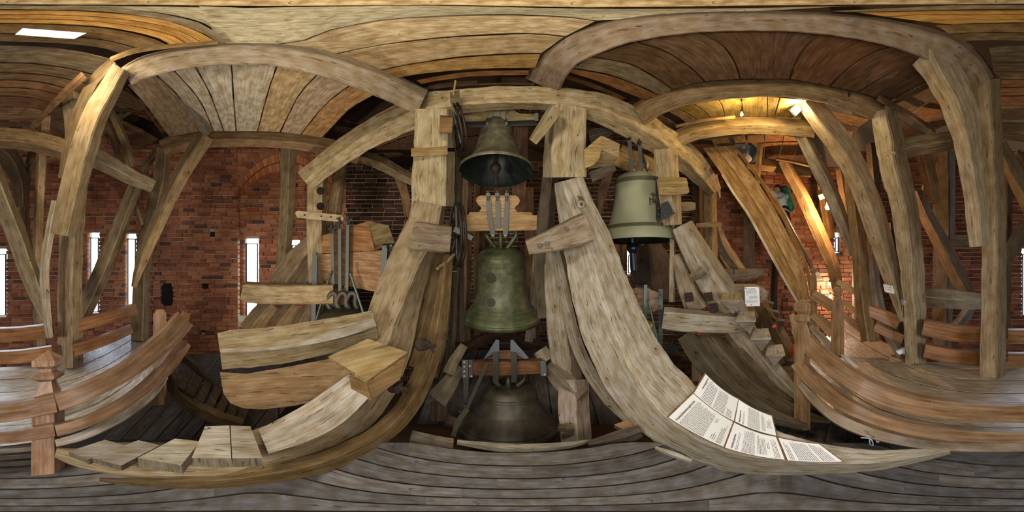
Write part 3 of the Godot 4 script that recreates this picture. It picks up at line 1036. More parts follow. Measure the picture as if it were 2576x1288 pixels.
func floors() -> void:
	var f := wall_node("floor", "grey worn floor boards sweeping round below the bell frame")
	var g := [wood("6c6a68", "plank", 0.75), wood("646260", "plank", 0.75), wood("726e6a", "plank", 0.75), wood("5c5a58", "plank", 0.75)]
	# boards run across the view: seam k lies at ratio r of drop to distance; seen on the near half round the middle, and on the far half at the edges
	var seams := []
	var ratio := [2.5, 3.3, 4.6, 6.8, 11.5, 26.0, 400.0]
	for i in ratio.size():
		var line := []
		for k in 61:
			var x := -40.0 + k * 44.5
			var a: float = (x - 1300.0) / 410.0
			line.append([x, maxf(minf(644.0 + 410.0 * atan(ratio[i] * sqrt(cos(a) * cos(a) + 0.1)), 1296.0 + i), 1112.0 + i * 1.5)])
		seams.append(line)
	for i in seams.size() - 1:       # each course is cut into lengths at butt joints
		var cuts := [0, 9 + (i * 5) % 8, 24 + (i * 7) % 9, 40 + (i * 3) % 7, 52 + (i * 4) % 6, 60]
		for k in cuts.size() - 1:
			var s := []
			for q in [seams[i], seams[i + 1]]: s.append(q.slice(cuts[k], cuts[k + 1] + 1))
			planks(f, s, 1.85, [g[(i + k * 3) % 4]], 0.9, 0.06, "floor_board", 0.02)
	# the walkway at the left, and its other end at the right
	var w := wall_node("floor_walkway", "pale boarded walkway behind the front railing")
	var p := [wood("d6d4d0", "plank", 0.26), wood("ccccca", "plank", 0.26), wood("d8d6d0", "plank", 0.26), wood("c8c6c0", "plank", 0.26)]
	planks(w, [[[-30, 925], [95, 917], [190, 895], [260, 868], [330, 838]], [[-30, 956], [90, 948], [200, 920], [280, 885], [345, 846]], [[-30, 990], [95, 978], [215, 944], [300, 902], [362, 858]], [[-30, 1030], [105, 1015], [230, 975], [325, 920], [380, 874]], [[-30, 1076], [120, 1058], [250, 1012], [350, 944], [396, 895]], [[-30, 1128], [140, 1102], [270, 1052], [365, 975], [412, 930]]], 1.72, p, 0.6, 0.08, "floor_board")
	var v := wall_node("floor_landing", "worn boarded landing behind the curved right railing")
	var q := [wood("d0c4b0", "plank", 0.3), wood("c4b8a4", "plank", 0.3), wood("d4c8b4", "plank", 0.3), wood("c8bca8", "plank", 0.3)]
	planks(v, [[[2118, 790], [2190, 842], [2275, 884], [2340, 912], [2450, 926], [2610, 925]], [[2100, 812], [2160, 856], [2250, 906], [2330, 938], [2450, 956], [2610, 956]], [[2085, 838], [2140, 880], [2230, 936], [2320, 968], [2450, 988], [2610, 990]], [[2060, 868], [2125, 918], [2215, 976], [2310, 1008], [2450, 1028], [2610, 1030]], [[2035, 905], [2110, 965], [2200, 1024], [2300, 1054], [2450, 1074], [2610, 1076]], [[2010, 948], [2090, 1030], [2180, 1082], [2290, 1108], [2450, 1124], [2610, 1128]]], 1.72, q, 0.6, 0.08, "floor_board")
	# lower floor deep between the frames
	var l := wall_node("floor_lower", "lower floor of grey boards glimpsed between the frames")
	var s := []
	for k in 12:
		var x := 1080 + k * 50
		s.append([[x + (x - 1300) * 0.3, 1160, 10.2], [x, 980, 11.2], [x - (x - 1300) * 0.2, 880, 12.8]])
	planks(l, s, -1.0, [g[0], g[1], g[3]], 0.8, 0.05, "floor_board")
	s = []
	for k in 10:
		var x := 360 + k * 42
		s.append([[x - 120 + k * 3, 1125, 9.6], [x, 1000, 10.6], [x + 70, 890, 12.6]])
	planks(l, s, -1.0, [wood("5c5248", "plank"), wood("50483e", "plank")], 0.8, 0.05, "floor_board")
	s = []
	for k in 11:
		var x := 1800 + k * 50
		s.append([[x - 30, 1130, 6.6], [x, 1000, 8.4], [x + 20, 880, 11.5]])
	planks(l, s, -1.0, [g[1], g[3]], 0.8, 0.05, "floor_board")
# ---------------------------------------------------------------- oak framing
var oak: Material
var oak_pale: Material
var oak_brown: Material
var oak_dark: Material
var oak_grey: Material
var pine: Material
var iron: Material
var rust: Material
var steel: Material


func looks() -> void:
	oak = wood("a28c6a")
	oak_pale = wood("c8b894")
	oak_brown = wood("98744c")
	oak_dark = wood("6a4e36")
	oak_grey = wood("a8a090")
	pine = wood("b8743c", "pine", 0.4)
	iron = plain("24241f", 0.55, 0.5)
	rust = plain("3c2c22", 0.85, 0.2, "speckle", 4.0)
	steel = plain("484c48", 0.5, 0.5)


func left_framing() -> void:
	looks()
	# arch over the left rear bay, and the beams behind it
	beam("arched_tie_beam", "pale oak beam arching across the upper left under the plank fan", wood("b4a286"), 0.2, [[318, 192, 7.3, 52, .15], [355, 172, 7.2, 56, .15], [400, 158, 7.1, 58, .15], [500, 141, 7.0, 55, .15], [600, 135, 7.0, 55, .13], [700, 139, 7.05, 58, .14], [800, 157, 7.2, 68, .2], [900, 187, 7.5, 72, .25], [980, 219, 7.9, 74, .28], [1062, 258, 8.4, 72, .3]])
	beam("wall_plate_beam", "horizontal oak wall plate above the left brick bay", wood("a8855c"), 0.55, [[408, 374, 11.2, 46], [440, 362, 11.1, 50], [520, 350, 11, 48], [640, 350, 11, 42], [760, 358, 11, 44], [850, 376, 11.2, 46], [905, 392, 11.4, 46]])
	beam("wall_plate_beam", "weathered oak beam in shade right of the big arch", wood("94805f"), 0.5, [[884, 388, 11.9, 34], [950, 407, 11.7, 38], [1005, 436, 11.5, 34], [1042, 455, 11.4, 30]])
	beam("brace", "slim brown brace under the beam beside the dark bay", oak_brown, 0.6, [[996, 425, 11.8, 26], [1016, 480, 11.8, 24], [1027, 545, 11.8, 20]], {"cat": "brace"})
	beam("roof_batten", "grey rafter crossing the left plank fan", wood("8c8070"), 0.5, [[410, 190, 8.3, 40], [455, 240, 8.8, 38], [500, 300, 9.6, 36], [528, 335, 10.3, 30]], {"cat": "rafter"})
	beam("roof_batten", "curved batten along the boards left of the great brace", wood("9c744c"), 0.6, [[212, 188, 7.6, 24], [165, 232, 8.1, 22], [118, 280, 8.7, 18], [78, 322, 9.4, 15]], {"cat": "batten"})
	beam("roof_batten", "thin batten under the lamp lit hatch boards", wood("b08c54", "plank"), 0.4, [[278, 150, 7.2, 14], [340, 128, 7.1, 14], [440, 115, 7.0, 12], [548, 106, 6.95, 10]], {"cat": "batten"})
	# the great brace and its post
	beam("oak_post", "thick oak post standing behind the great curved brace at the left", oak, 0.42, [[180, 225, 8.5, 60], [192, 330, 8.5, 62], [192, 450, 8.5, 62], [182, 560, 8.45, 66], [176, 700, 8.45, 66], [176, 820, 8.4, 68], [176, 926, 8.4, 70]], {"cat": "post"})
	beam("great_brace", "great curved oak brace sweeping up to the left arched beam", wood("a08a64"), 0.34, [[306, 172, 7.0, 52], [276, 225, 7.2, 60], [240, 290, 7.3, 68], [212, 370, 7.4, 72], [190, 450, 7.5, 72], [170, 530, 7.55, 70], [158, 592, 7.6, 64]], {"cat": "brace"})
	beam("brace", "shaded timber pressed against the left side of the great left brace", wood("86704c"), 0.5, [[290, 158, 7.5, 40], [244, 210, 7.7, 52], [208, 285, 7.9, 56], [182, 370, 8.0, 52], [164, 450, 8.1, 40]], {"cat": "brace"})
	beam("brace_tenon", "splintered pale oak strut against the left post", wood("b8ac94"), 0.5, [[140, 505, 8.1, 24], [124, 590, 8.1, 26], [112, 680, 8.1, 26], [116, 780, 8.1, 26], [125, 850, 8.1, 20]], {"cat": "strut"})
	beam("oak_post", "slender post left of the great brace", wood("a4875c"), 0.75, [[116, 275, 9.6, 30], [109, 340, 9.6, 30], [103, 420, 9.6, 28], [98, 520, 9.6, 27], [95, 640, 9.6, 27], [98, 780, 9.6, 30], [103, 925, 9.6, 34]], {"cat": "post"})
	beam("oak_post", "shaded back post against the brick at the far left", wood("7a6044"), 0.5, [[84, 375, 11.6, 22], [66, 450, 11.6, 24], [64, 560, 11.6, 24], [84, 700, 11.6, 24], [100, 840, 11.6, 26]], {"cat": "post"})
	beam("brace", "long brace slanting from the left edge to the foot of the post", wood("9c8c6c"), 0.3, [[-34, 410, 8.9, 66], [0, 490, 8.8, 60], [34, 575, 8.7, 54], [68, 668, 8.6, 54], [96, 745, 8.5, 46], [124, 815, 8.4, 26]], {"cat": "brace"})
	beam("brace", "dark broad brace end at the upper left corner of the posts", wood("6c5842"), 0.4, [[-20, 372, 10.4, 60], [20, 395, 10.4, 62], [48, 450, 10.4, 50], [54, 520, 10.4, 36]], {"cat": "brace"})
	beam("brace", "thin brace crossing behind the slender left post", wood("7a6244"), 0.5, [[90, 400, 10.8, 20], [62, 450, 10.7, 22], [36, 505, 10.6, 22]], {"cat": "brace"})
	beam("brace", "reddish lit splinter of a brace beside the left window", wood("b08058"), 0.5, [[44, 530, 10.9, 10], [62, 580, 10.9, 10], [80, 640, 10.9, 8]], {"cat": "brace"})
	beam("tie_beam", "oak tie beam entering from the left edge into the great brace", wood("9c7f58"), 0.62, [[-30, 345, 9.0, 56], [60, 351, 8.9, 56], [120, 364, 8.8, 56], [165, 378, 8.7, 54]])
	beam("tie_beam", "split grey oak beam running right from the great brace", wood("a8987c"), 0.55, [[226, 390, 8.8, 52], [270, 412, 9.1, 50], [320, 440, 9.5, 44], [386, 470, 10.0, 34]])
	# behind it
	beam("brace", "leaning brace crossing the second slit window", oak, 0.4, [[344, 462, 10.5, 38], [318, 525, 10.4, 40], [290, 600, 10.3, 46], [258, 680, 10.2, 50], [228, 745, 10.1, 50], [202, 800, 10.0, 48]], {"cat": "brace"})
	beam("oak_post", "post where two braces meet before the third slit", wood("a08a66"), 0.35, [[412, 372, 11.3, 40], [404, 450, 11.2, 42], [388, 520, 11.1, 44], [370, 600, 11.0, 44], [358, 680, 10.9, 44], [354, 770, 10.8, 46], [352, 858, 10.7, 48]], {"cat": "post"})
	beam("brace", "straight brace from the left wall plate down to the post", wood("a48a60"), 0.62, [[516, 340, 10.6, 52], [482, 396, 10.5, 48], [446, 455, 10.4, 46], [408, 535, 10.3, 42], [378, 605, 10.2, 38], [352, 670, 10.1, 28], [336, 722, 10.1, 14]], {"cat": "brace"})
	beam("brace", "short dark strut below the left wall plate", wood("7c684c"), 0.5, [[402, 368, 11.5, 22], [378, 402, 11.5, 22], [356, 432, 11.5, 20]], {"cat": "brace"})
	beam("brace", "curved thin brace right of the great brace", wood("a08860"), 0.4, [[270, 268, 10.6, 18], [296, 315, 10.6, 22], [316, 365, 10.6, 24], [330, 420, 10.6, 24]], {"cat": "brace"})
	beam("brace", "straight thin brace close behind the great brace", wood("8c7450"), 0.5, [[262, 292, 10.9, 18], [284, 345, 10.9, 22], [306, 415, 10.9, 20]], {"cat": "brace"})
	beam("brace", "small pale brace stub under the cleft in the ceiling", wood("a48c68"), 0.5, [[234, 356, 11.2, 18], [262, 330, 11.2, 18], [300, 296, 11.2, 18], [342, 268, 11.2, 16]], {"cat": "brace"})
	beam("brace", "small forked strut between the leaning braces", wood("a08868"), 0.5, [[336, 505, 10.9, 14], [346, 535, 10.9, 14], [356, 566, 10.9, 12]], {"cat": "brace"})
	beam("tie_beam", "short lit cross rail behind the far left posts", wood("b09468"), 0.5, [[30, 418, 11.9, 30], [76, 420, 11.9, 30]])
	beam("oak_post", "post standing before the niche arch", wood("a49068"), 0.45, [[726, 372, 12.6, 44], [724, 450, 12.6, 42], [721, 540, 12.6, 40], [716, 620, 12.6, 38], [708, 700, 12.6, 36], [702, 760, 12.6, 34]], {"cat": "post"})
	# frame of the left bell
	var hp := beam("bell_frame_post", "bell frame post with two round holes at the left bell", wood("b4a078"), 0.25, [[799, 425, 11.2, 54], [797, 500, 11.2, 52], [795, 560, 11.2, 52], [797, 640, 11.2, 50], [800, 740, 11.2, 50], [800, 830, 11.2, 50]], {"cat": "post"})
	for y in [480, 519]:
		var hm := lathe([[0.0, 0.0], [0.085, 0.0], [0.085, -0.004]], 24)
		var hole := put("bored_hole", hm, plain("171008", 1.0), hp)  # dark disc painting the shade of the bore
		hole.position = P(806, y, 11.19)
		hole.rotation.x = PI / 2
	beam("bell_frame_post", "narrow twin post beside the post with two holes", wood("a08658"), 0.35, [[858, 415, 11.7, 36], [846, 490, 11.7, 36], [838, 560, 11.7, 34], [832, 640, 11.7, 34]], {"cat": "post"})
	beam("bell_frame_post", "thin dark board post against the dark bay", wood("7c6850"), 0.5, [[866, 412, 11.6, 10], [858, 500, 11.6, 12], [850, 580, 11.6, 12]], {"cat": "post"})
	var cb := put("clamp_bar", plate([[742, 536], [748, 530], [860, 541], [864, 549], [860, 559], [748, 548]], 10.9, 0.1), wood("b4a080"))
	tag(cb, "bored wooden clamp bar nailed across the post with two holes", "bar")
	for q in [[766, 541], [808, 544], [832, 546], [848, 550]]: bolt(cb, q[0], q[1], 10.89, 2.0, rust, "nail")
	beam("frame_brace", "broad plank brace leaning from the left bell post to the stub beam", wood("a08a68"), 0.5, [[806, 580, 11.6, 26], [786, 612, 11.55, 52], [752, 660, 11.5, 78], [722, 706, 11.45, 86], [706, 735, 11.4, 80]], {"cat": "brace"})
	beam("frame_brace", "second plank brace under the left bell yoke", wood("8c7a5c"), 0.5, [[796, 655, 11.4, 30], [780, 690, 11.35, 44], [762, 722, 11.3, 50]], {"cat": "brace"})
	beam("bell_frame_stub", "blunt oak beam end jutting left below the niche window", wood("a08a64"), 0.12, [[608, 733, 10.6, 44], [618, 735, 10.6, 54], [700, 738, 10.6, 54], [780, 738, 10.7, 54], [838, 738, 10.8, 56]])
	for i in 3:
		var q: Array = [[[688, 768, 11, 60], [660, 800, 10.8, 70], [630, 838, 10.6, 74]], [[742, 768, 11, 46], [718, 800, 10.8, 58], [690, 838, 10.6, 60]], [[782, 765, 11, 30], [762, 800, 10.8, 36], [744, 838, 10.6, 40]]][i]
		beam("frame_strut", ["leftmost of three raking struts under the blunt beam end", "middle of three raking struts under the blunt beam end", "rightmost of three raking struts under the blunt beam end"][i], wood(["a0845c", "987c58", "8c7454"][i]), 0.6, q, {"cat": "strut"})
	var slab1 := put("stone_ledge", block([[598, 792, 12], [624, 796, 12], [632, 812, 11.8], [600, 808, 11.8]], [[598, 798, 12.2], [624, 802, 12.2], [632, 822, 12], [600, 822, 12]]), plain("c8c4bc", 0.8))
	tag(slab1, "pale ledge block at the foot of the niche window", "block")
	middle_left()


func middle_left() -> void:
	# the big square beam end in the middle left, split along its length
	var stub := thing("cracked_beam_end", "massive square beam end with a long crack jutting left over the swept leg", "beam")
	put("upper_half", timber([[553, 884, 6.5, 98, .52], [600, 878, 6.52, 102, .52], [700, 868, 6.6, 100, .55], [800, 850, 6.75, 92, .58], [880, 832, 6.95, 84, .6], [945, 818, 7.1, 70, .62]], .5, {"chamfer": 0.05, "k": 0.45}), wood("9c8a64"), stub)
	put("lit_top", board([[574, 830, 6.88], [700, 822, 6.92], [820, 804, 7.02], [930, 782, 7.25]], [[554, 887, 6.46], [700, 880, 6.55], [850, 852, 6.76], [948, 820, 7.02]], 0.02, {"edge": 0.01}), wood("b0a898"), stub)  # paler strip paints the light falling on the top face
	put("lower_half", plate([[553, 936], [620, 940], [740, 920], [868, 895], [940, 880], [936, 925], [880, 975], [820, 1003], [740, 1021], [660, 1030], [612, 1027], [580, 1015], [562, 990]], 6.55, 0.9, 7.05), wood("92744c"), stub)
	# swept legs
	beam("swept_timber", "great curved leg of the left frame sweeping down under the beam end", wood("a89470"), 0.4, [[1080, 512, 8.25, 84, .12], [1070, 560, 8.15, 92, .15], [1050, 610, 8.0, 100, .22], [1020, 690, 7.8, 118, .32], [992, 780, 7.5, 134, .42], [965, 870, 7.1, 150, .48], [930, 950, 6.7, 160, .5], [875, 1025, 6.3, 156, .52], [790, 1085, 5.9, 136, .55], [690, 1122, 5.6, 116, .62], [560, 1150, 5.4, 98, .75], [420, 1162, 5.3, 84, .85], [290, 1162, 5.2, 66, .9], [190, 1150, 5.15, 46, .9], [140, 1138, 5.1, 26, .9]], {"cat": "frame leg", "step": 20.0})
	beam("swept_timber", "brown second leg lying outside the great left swept leg", wood("80683e"), 0.5, [[1122, 640, 8.5, 40], [1112, 740, 8.3, 46], [1094, 850, 7.9, 54], [1062, 950, 7.3, 60], [1012, 1040, 6.7, 60], [930, 1110, 6.2, 58], [800, 1166, 5.8, 56], [640, 1198, 5.5, 50], [480, 1212, 5.4, 38], [330, 1212, 5.35, 22], [250, 1206, 5.3, 10]], {"cat": "frame leg", "step": 20.0})
	beam("swept_timber", "narrow inner plank leg between the left swept legs", wood("78623e"), 0.5, [[1106, 600, 8.6, 36], [1090, 700, 8.4, 44], [1064, 820, 8.0, 50], [1030, 920, 7.5, 54]], {"cat": "frame leg"})
	for i in 3:
		var q: Array = [[[1126, 660, 8.9, 22], [1122, 760, 8.9, 24], [1110, 870, 8.8, 26], [1090, 950, 8.6, 24]], [[1140, 690, 9.0, 16], [1142, 790, 9.0, 18], [1130, 900, 8.9, 22], [1106, 985, 8.7, 22]], [[1152, 330, 9.0, 18], [1152, 470, 9.0, 20], [1158, 660, 9.1, 20], [1158, 860, 9.0, 22]]][i]
		beam("frame_plank", ["weathered plank close right of the swept left legs", "dark stained plank under the lower wheel", "dark iron stained strip behind the two wheels"][i], wood(["8a7450", "5c5040", "4a4032"][i]), 0.5, q, {"cat": "plank"})
	var top := put("lit_face_board", board([[650, 1081, 5.5], [756, 1024, 5.88], [830, 975, 6.25], [880, 938, 6.5]], [[676, 1142, 5.3], [786, 1106, 5.56], [864, 1063, 5.86], [926, 1003, 6.2]], 0.22, {"edge": 0.01}), wood("ccc2b0"))  # pale board added to paint light on this upper face
	tag(top, "pale board painting light on the upper face of the left swept leg", "board")
	# box step in the crook of the leg
	var box := thing("step_block", "wedge shaped oak step block fixed on the crook of the swept leg", "block")
	put("tread", block([[826, 897, 6.3], [925, 852, 6.55], [1026, 886, 6.5], [924, 958, 6.2]], [[828, 904, 6.34], [925, 862, 6.7], [1024, 897, 6.56], [923, 967, 6.23]]), wood("a8905c"), box)
	put("side", block([[924, 962, 6.22], [1023, 895, 6.5], [1006, 955, 6.42], [936, 1005, 6.2]], [[884, 940, 6.5], [980, 880, 6.8], [975, 940, 6.7], [890, 1000, 6.5]]), wood("8a6c40"), box)
	put("cheek", block([[878, 940, 6.3], [922, 962, 6.22], [934, 1005, 6.2], [890, 1028, 6.28]], [[882, 940, 6.5], [926, 960, 6.5], [938, 1000, 6.45], [894, 1026, 6.5]]), wood("86683c", "plank"), box)
	for q in [[1062, 866, "rusty bolt with a square nut above the step block"], [992, 972, "rusty wing bolt with washer on the side of the step block"]]:
		var t := thing("iron_bolt", q[2], "bolt", P(q[0], q[1], 6.55))
		var wsh := lathe([[0.0, 0.03], [0.07, 0.03], [0.085, 0.0], [0.085, -0.05], [0.0, -0.05]], 20)
		var o := put("washer", wsh, rust, t)
		o.rotation = Vector3(1.3, 0, -0.5)
		var shaft := put("shaft", lbar([Vector3.ZERO, Vector3(0.10, 0.0, 0.10), Vector3(0.19, 0.01, 0.19)], 0.03, 8), rust, t)
		shaft.position = Vector3.ZERO
		var nut := BoxMesh.new()
		nut.size = Vector3(0.11, 0.09, 0.06)
		var nn := put("nut", nut, rust, t)
		nn.position = Vector3(0.07, 0, 0.07)
		nn.rotation = Vector3(0.2, 0.8, 0.5)
		var key := BoxMesh.new()
		key.size = Vector3(0.03, 0.15, 0.03)
		var kk := put("key", key, rust, t)
		kk.position = Vector3(0.13, -0.02, 0.13)
		kk.rotation = Vector3(0.0, 0.5, 0.6)
	# treads on the low sweep
	var tr := [[[172, 1136], [264, 1106], [314, 1120], [222, 1156]], [[232, 1152], [348, 1107], [402, 1120], [304, 1172]], [[346, 1152], [440, 1103], [504, 1110], [456, 1170]], [[482, 1152], [516, 1072], [577, 1070], [582, 1153]], [[584, 1153], [580, 1070], [630, 1072], [660, 1152]]]
	var tl := ["lowest flat tread at the toe of the left swept leg", "second flat tread from the toe of the left swept leg", "tilted worn tread third from the toe of the left leg", "upright worn block tread, left of the pair on the left leg", "upright worn block tread, right of the pair on the left leg"]
	for i in 5:
		var front := []
		var back := []
		for p in tr[i]:
			front.append([p[0], p[1], 4.98 - i * 0.03])
			back.append([p[0] + 4, p[1] + (12 if i < 2 else 22), 5.12 - i * 0.03])
		var o := put("step_tread", block(front, back), wood(["8c8270", "8c8270", "a09880", "a89e88", "9c927c"][i]))
		tag(o, tl[i], "step")
	# stairs going down in the dark behind
	beam("stair_stringer", "curved stair stringer going down behind the left railing", wood("6c5638"), 0.4, [[424, 925, 9.4, 30], [438, 972, 9.2, 40], [478, 1015, 9.0, 42], [540, 1048, 8.8, 38], [610, 1068, 8.7, 34]], {"cat": "stringer"})
	beam("stair_stringer", "far stair stringer under the wall at the left", wood("584a38"), 0.4, [[450, 890, 10.2, 26], [500, 930, 10.1, 26], [545, 985, 10.0, 26], [565, 1020, 9.9, 24]], {"cat": "stringer"})
	for i in 7:
		var x := 452 + i * 24
		var y := 930 + i * 15
		var o := put("stair_tread", block([[x - 6, y + 42, 9.1], [x + 12, y + 52, 9.05], [x + 34, y + 6, 9.7], [x + 16, y - 4, 9.75]], [[x - 6, y + 46, 9.2], [x + 12, y + 56, 9.15], [x + 34, y + 10, 9.8], [x + 16, y, 9.85]]), wood("5c4c38", "plank"))
		tag(o, "shaded tread of the stair going down, number %s from its top" % ["one", "two", "three", "four", "five", "six", "seven"][i], "stair tread", "treads of the shaded stair")
func middle_framing() -> void:
	# the great arch over the bells
	beam("arched_tie_beam", "great pale beam arching over the bells between the two posts", wood("c4b084"), 0.5, [[766, 456, 11.0, 62, .55], [800, 428, 10.7, 62, .55], [850, 390, 10.2, 66, .52], [910, 350, 9.7, 72, .48], [980, 312, 9.2, 80, .48], [1060, 277, 8.7, 88, .48], [1150, 257, 8.35, 70, .62], [1250, 247, 8.2, 62, .66], [1350, 247, 8.25, 62, .68], [1450, 257, 8.35, 70, .62], [1520, 277, 8.5, 84, .5], [1600, 315, 8.9, 88, .48], [1670, 358, 9.4, 84, .5], [1730, 402, 10.0, 76, .55], [1776, 450, 10.6, 56, .6], [1800, 484, 11.0, 36, .6]], {"step": 18.0, "rough": 0.045})
	# left post, in two lengths with a batten
	beam("bell_frame_post", "pale square left post of the middle bell frame", wood("c0b088"), 0.22, [[1094, 274, 8.3, 106], [1094, 340, 8.3, 106], [1094, 372, 8.3, 108]], {"cat": "post", "k": 0.8})
	beam("post_block", "lower length of the pale left post below its nailed batten", wood("b8a880"), 0.22, [[1092, 380, 8.32, 110], [1090, 450, 8.32, 112], [1088, 518, 8.32, 112]], {"cat": "post", "k": 0.8})
	beam("nailed_batten", "short batten nailed across the left post", wood("b4945c"), 0.5, [[1034, 383, 8.2, 22], [1080, 381, 8.2, 22], [1126, 378, 8.2, 22]], {"cat": "batten"})
	# right post
	beam("bell_frame_post", "pale square right post of the middle bell frame", wood("c4b48c"), 0.78, [[1428, 256, 8.3, 102], [1424, 330, 8.3, 106], [1420, 400, 8.3, 112], [1420, 446, 8.3, 112]], {"cat": "post", "k": 0.8})
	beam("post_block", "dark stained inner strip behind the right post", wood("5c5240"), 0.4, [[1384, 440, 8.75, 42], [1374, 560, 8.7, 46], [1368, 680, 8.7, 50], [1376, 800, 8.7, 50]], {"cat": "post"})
	beam("bell_frame_post", "grey lower post standing behind the right swept leg", wood("a89e88"), 0.35, [[1398, 600, 8.6, 64], [1402, 720, 8.55, 68], [1412, 840, 8.5, 74], [1430, 960, 8.45, 74]], {"cat": "post"})
	beam("oak_stump", "whitewashed stump at the foot of the grey lower post", wood("b8a898"), 0.45, [[1442, 955, 8.2, 80], [1444, 1030, 8.1, 84], [1450, 1112, 8.0, 86]], {"cat": "post"})
	# right swept leg
	beam("swept_timber", "great whitened leg sweeping from the right post down to the right", wood("c4bca8"), 0.55, [[1430, 452, 8.2, 78, .7], [1448, 520, 8.1, 100, .6], [1474, 600, 7.95, 128, .52], [1502, 700, 7.7, 152, .5], [1534, 800, 7.3, 172, .5], [1580, 900, 6.8, 184, .52], [1640, 985, 6.35, 190, .56], [1724, 1060, 5.95, 184, .6], [1830, 1110, 5.65, 160, .64], [1950, 1140, 5.45, 118, .62], [2070, 1155, 5.35, 82, .6], [2200, 1158, 5.3, 56, .6], [2310, 1146, 5.25, 36, .6], [2390, 1135, 5.2, 16, .6]], {"cat": "frame leg", "step": 20.0, "rough": 0.025})
	beam("frame_plank", "grey inner plank along the left edge of the whitened leg", wood("9c927e"), 0.5, [[1396, 620, 8.3, 20], [1420, 740, 8.1, 30], [1456, 880, 7.7, 34], [1520, 990, 7.3, 34], [1600, 1070, 6.8, 30]], {"cat": "plank"})
	beam("leg_wedge", "thin pale wedge sticking out under the whitened leg", wood("b8b0a0"), 0.6, [[1648, 1126, 5.8, 8], [1690, 1142, 5.75, 16], [1740, 1160, 5.7, 12]], {"cat": "wedge"})
	# stubs jutting from the frame
	for q in [["blunt dark oak stub jutting left beside the lower wheel", [[1034, 590, 7.6, 64, .04], [1044, 593, 7.6, 76, .04], [1085, 598, 7.7, 72, .04], [1134, 602, 7.8, 66, .04]], "8c7c64"], ["wide oak stub jutting up right before the right post", [[1326, 622, 7.9, 38, .08], [1362, 612, 7.8, 50, .08], [1420, 594, 7.65, 68, .08], [1462, 577, 7.55, 76, .08], [1480, 570, 7.5, 76, .08]], "a09078"], ["oak stub slanting up at the top of the right post", [[1340, 357, 7.95, 24, .25], [1360, 330, 7.9, 32, .25], [1380, 300, 7.85, 36, .25], [1400, 270, 7.8, 38, .25]], "ac9c74"], ["small oak stub behind the upper wheel", [[1106, 312, 8.0, 46, .1], [1138, 314, 8.05, 44, .1]], "94703f"]]:
		var o := beam("bell_frame_stub", q[0], wood(q[2]), 0.1, q[1])
	for q in [[1425, 575, 7.6], [1376, 612, 7.72], [1357, 617, 7.78]]: bolt(self_thing("stub_bolt", ["bolt head high on the wide oak stub", "bolt head in the middle of the wide oak stub", "bolt head at the low end of the wide oak stub"][[1425, 1376, 1357].find(q[0])], q), q[0], q[1], q[2] - 0.02, 4.5, steel, "head")
	# posts glimpsed behind the bells
	var back := [[[1176, 420, 10.8, 26], [1174, 640, 10.8, 26], [1170, 860, 10.8, 28]], [[1206, 440, 11.4, 30], [1204, 640, 11.4, 30], [1206, 860, 11.4, 30]], [[1310, 320, 10.6, 40], [1308, 420, 10.6, 40], [1302, 560, 10.6, 34]], [[1330, 470, 11.2, 26], [1332, 640, 11.2, 26], [1336, 860, 11.2, 26]], [[1246, 830, 11.0, 16], [1246, 900, 11.0, 16]], [[1352, 640, 10.2, 24], [1346, 740, 10.2, 26], [1330, 860, 10.2, 22]], [[1318, 620, 11.6, 36], [1314, 720, 11.6, 36], [1318, 840, 11.6, 36]], [[1262, 430, 11.9, 40], [1262, 520, 11.9, 40]], [[1220, 590, 11.9, 24], [1218, 700, 11.9, 24]]]
	var bl := ["post behind the lower wheel", "post left of the wooden yoke behind the bells", "pinkish post right of the upper bell", "thin post right of the carved yoke", "short post below the inscribed bell", "pale leaning strut right of the inscribed bell", "broad dark post behind the inscribed bell", "stub post under the upper bell", "dark post left of the inscribed bell crown"]
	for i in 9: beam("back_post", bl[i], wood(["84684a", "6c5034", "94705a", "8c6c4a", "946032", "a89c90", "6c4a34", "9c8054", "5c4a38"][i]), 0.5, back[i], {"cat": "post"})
	for i in 3:
		var q: Array = [[[1165, 880, 10.6, 26], [1260, 846, 10.6, 26], [1390, 880, 10.6, 30]], [[1120, 1060, 8.8, 40], [1180, 1084, 8.7, 40]], [[1440, 452, 9.6, 40], [1450, 480, 9.6, 40], [1466, 560, 9.6, 36]]][i]
		beam("sill_beam", ["dark cross sill behind the lowest yoke", "broken sill beam left of the lowest bell", "shaded back brace at the right post"][i], wood(["5c4432", "6c5848", "8c6c48"][i]), 0.5, q)
	# low stubs round the lowest bell
	var low := [["flat stub left of the lowest yoke", [[1168, 868, 8.8, 22], [1142, 908, 8.5, 30], [1128, 940, 8.3, 34]], "94886c"], ["flat beam end left of the lowest bell", [[1158, 922, 8.6, 26], [1128, 968, 8.25, 46], [1098, 1006, 8.0, 60]], "8c8068"], ["blocky dark post under the left beam end", [[1104, 1010, 8.3, 46], [1104, 1060, 8.3, 44]], "5c4838"], ["flat stub right of the lowest yoke", [[1358, 880, 8.7, 40], [1376, 908, 8.6, 40]], "a89c80"], ["flat beam end right of the lowest bell", [[1376, 920, 8.55, 34], [1414, 958, 8.3, 56], [1458, 1000, 8.1, 66]], "8c8068"], ["small block right of the lowest bell mouth", [[1404, 1075, 7.9, 20], [1440, 1078, 7.9, 26]], "78684c"], ["long curved offcut lying before the lowest bell", [[1150, 1112, 6.6, 14], [1280, 1128, 6.3, 26], [1400, 1124, 6.4, 22], [1480, 1110, 6.6, 10]], "98907e"], ["stone coloured sill under the left of the lowest bell", [[1030, 1110, 6.9, 60], [1080, 1122, 6.7, 64], [1140, 1126, 6.6, 48]], "7c7264"]]
	for q in low: beam("frame_stub", q[0], wood(q[2]), 0.5, q[1])
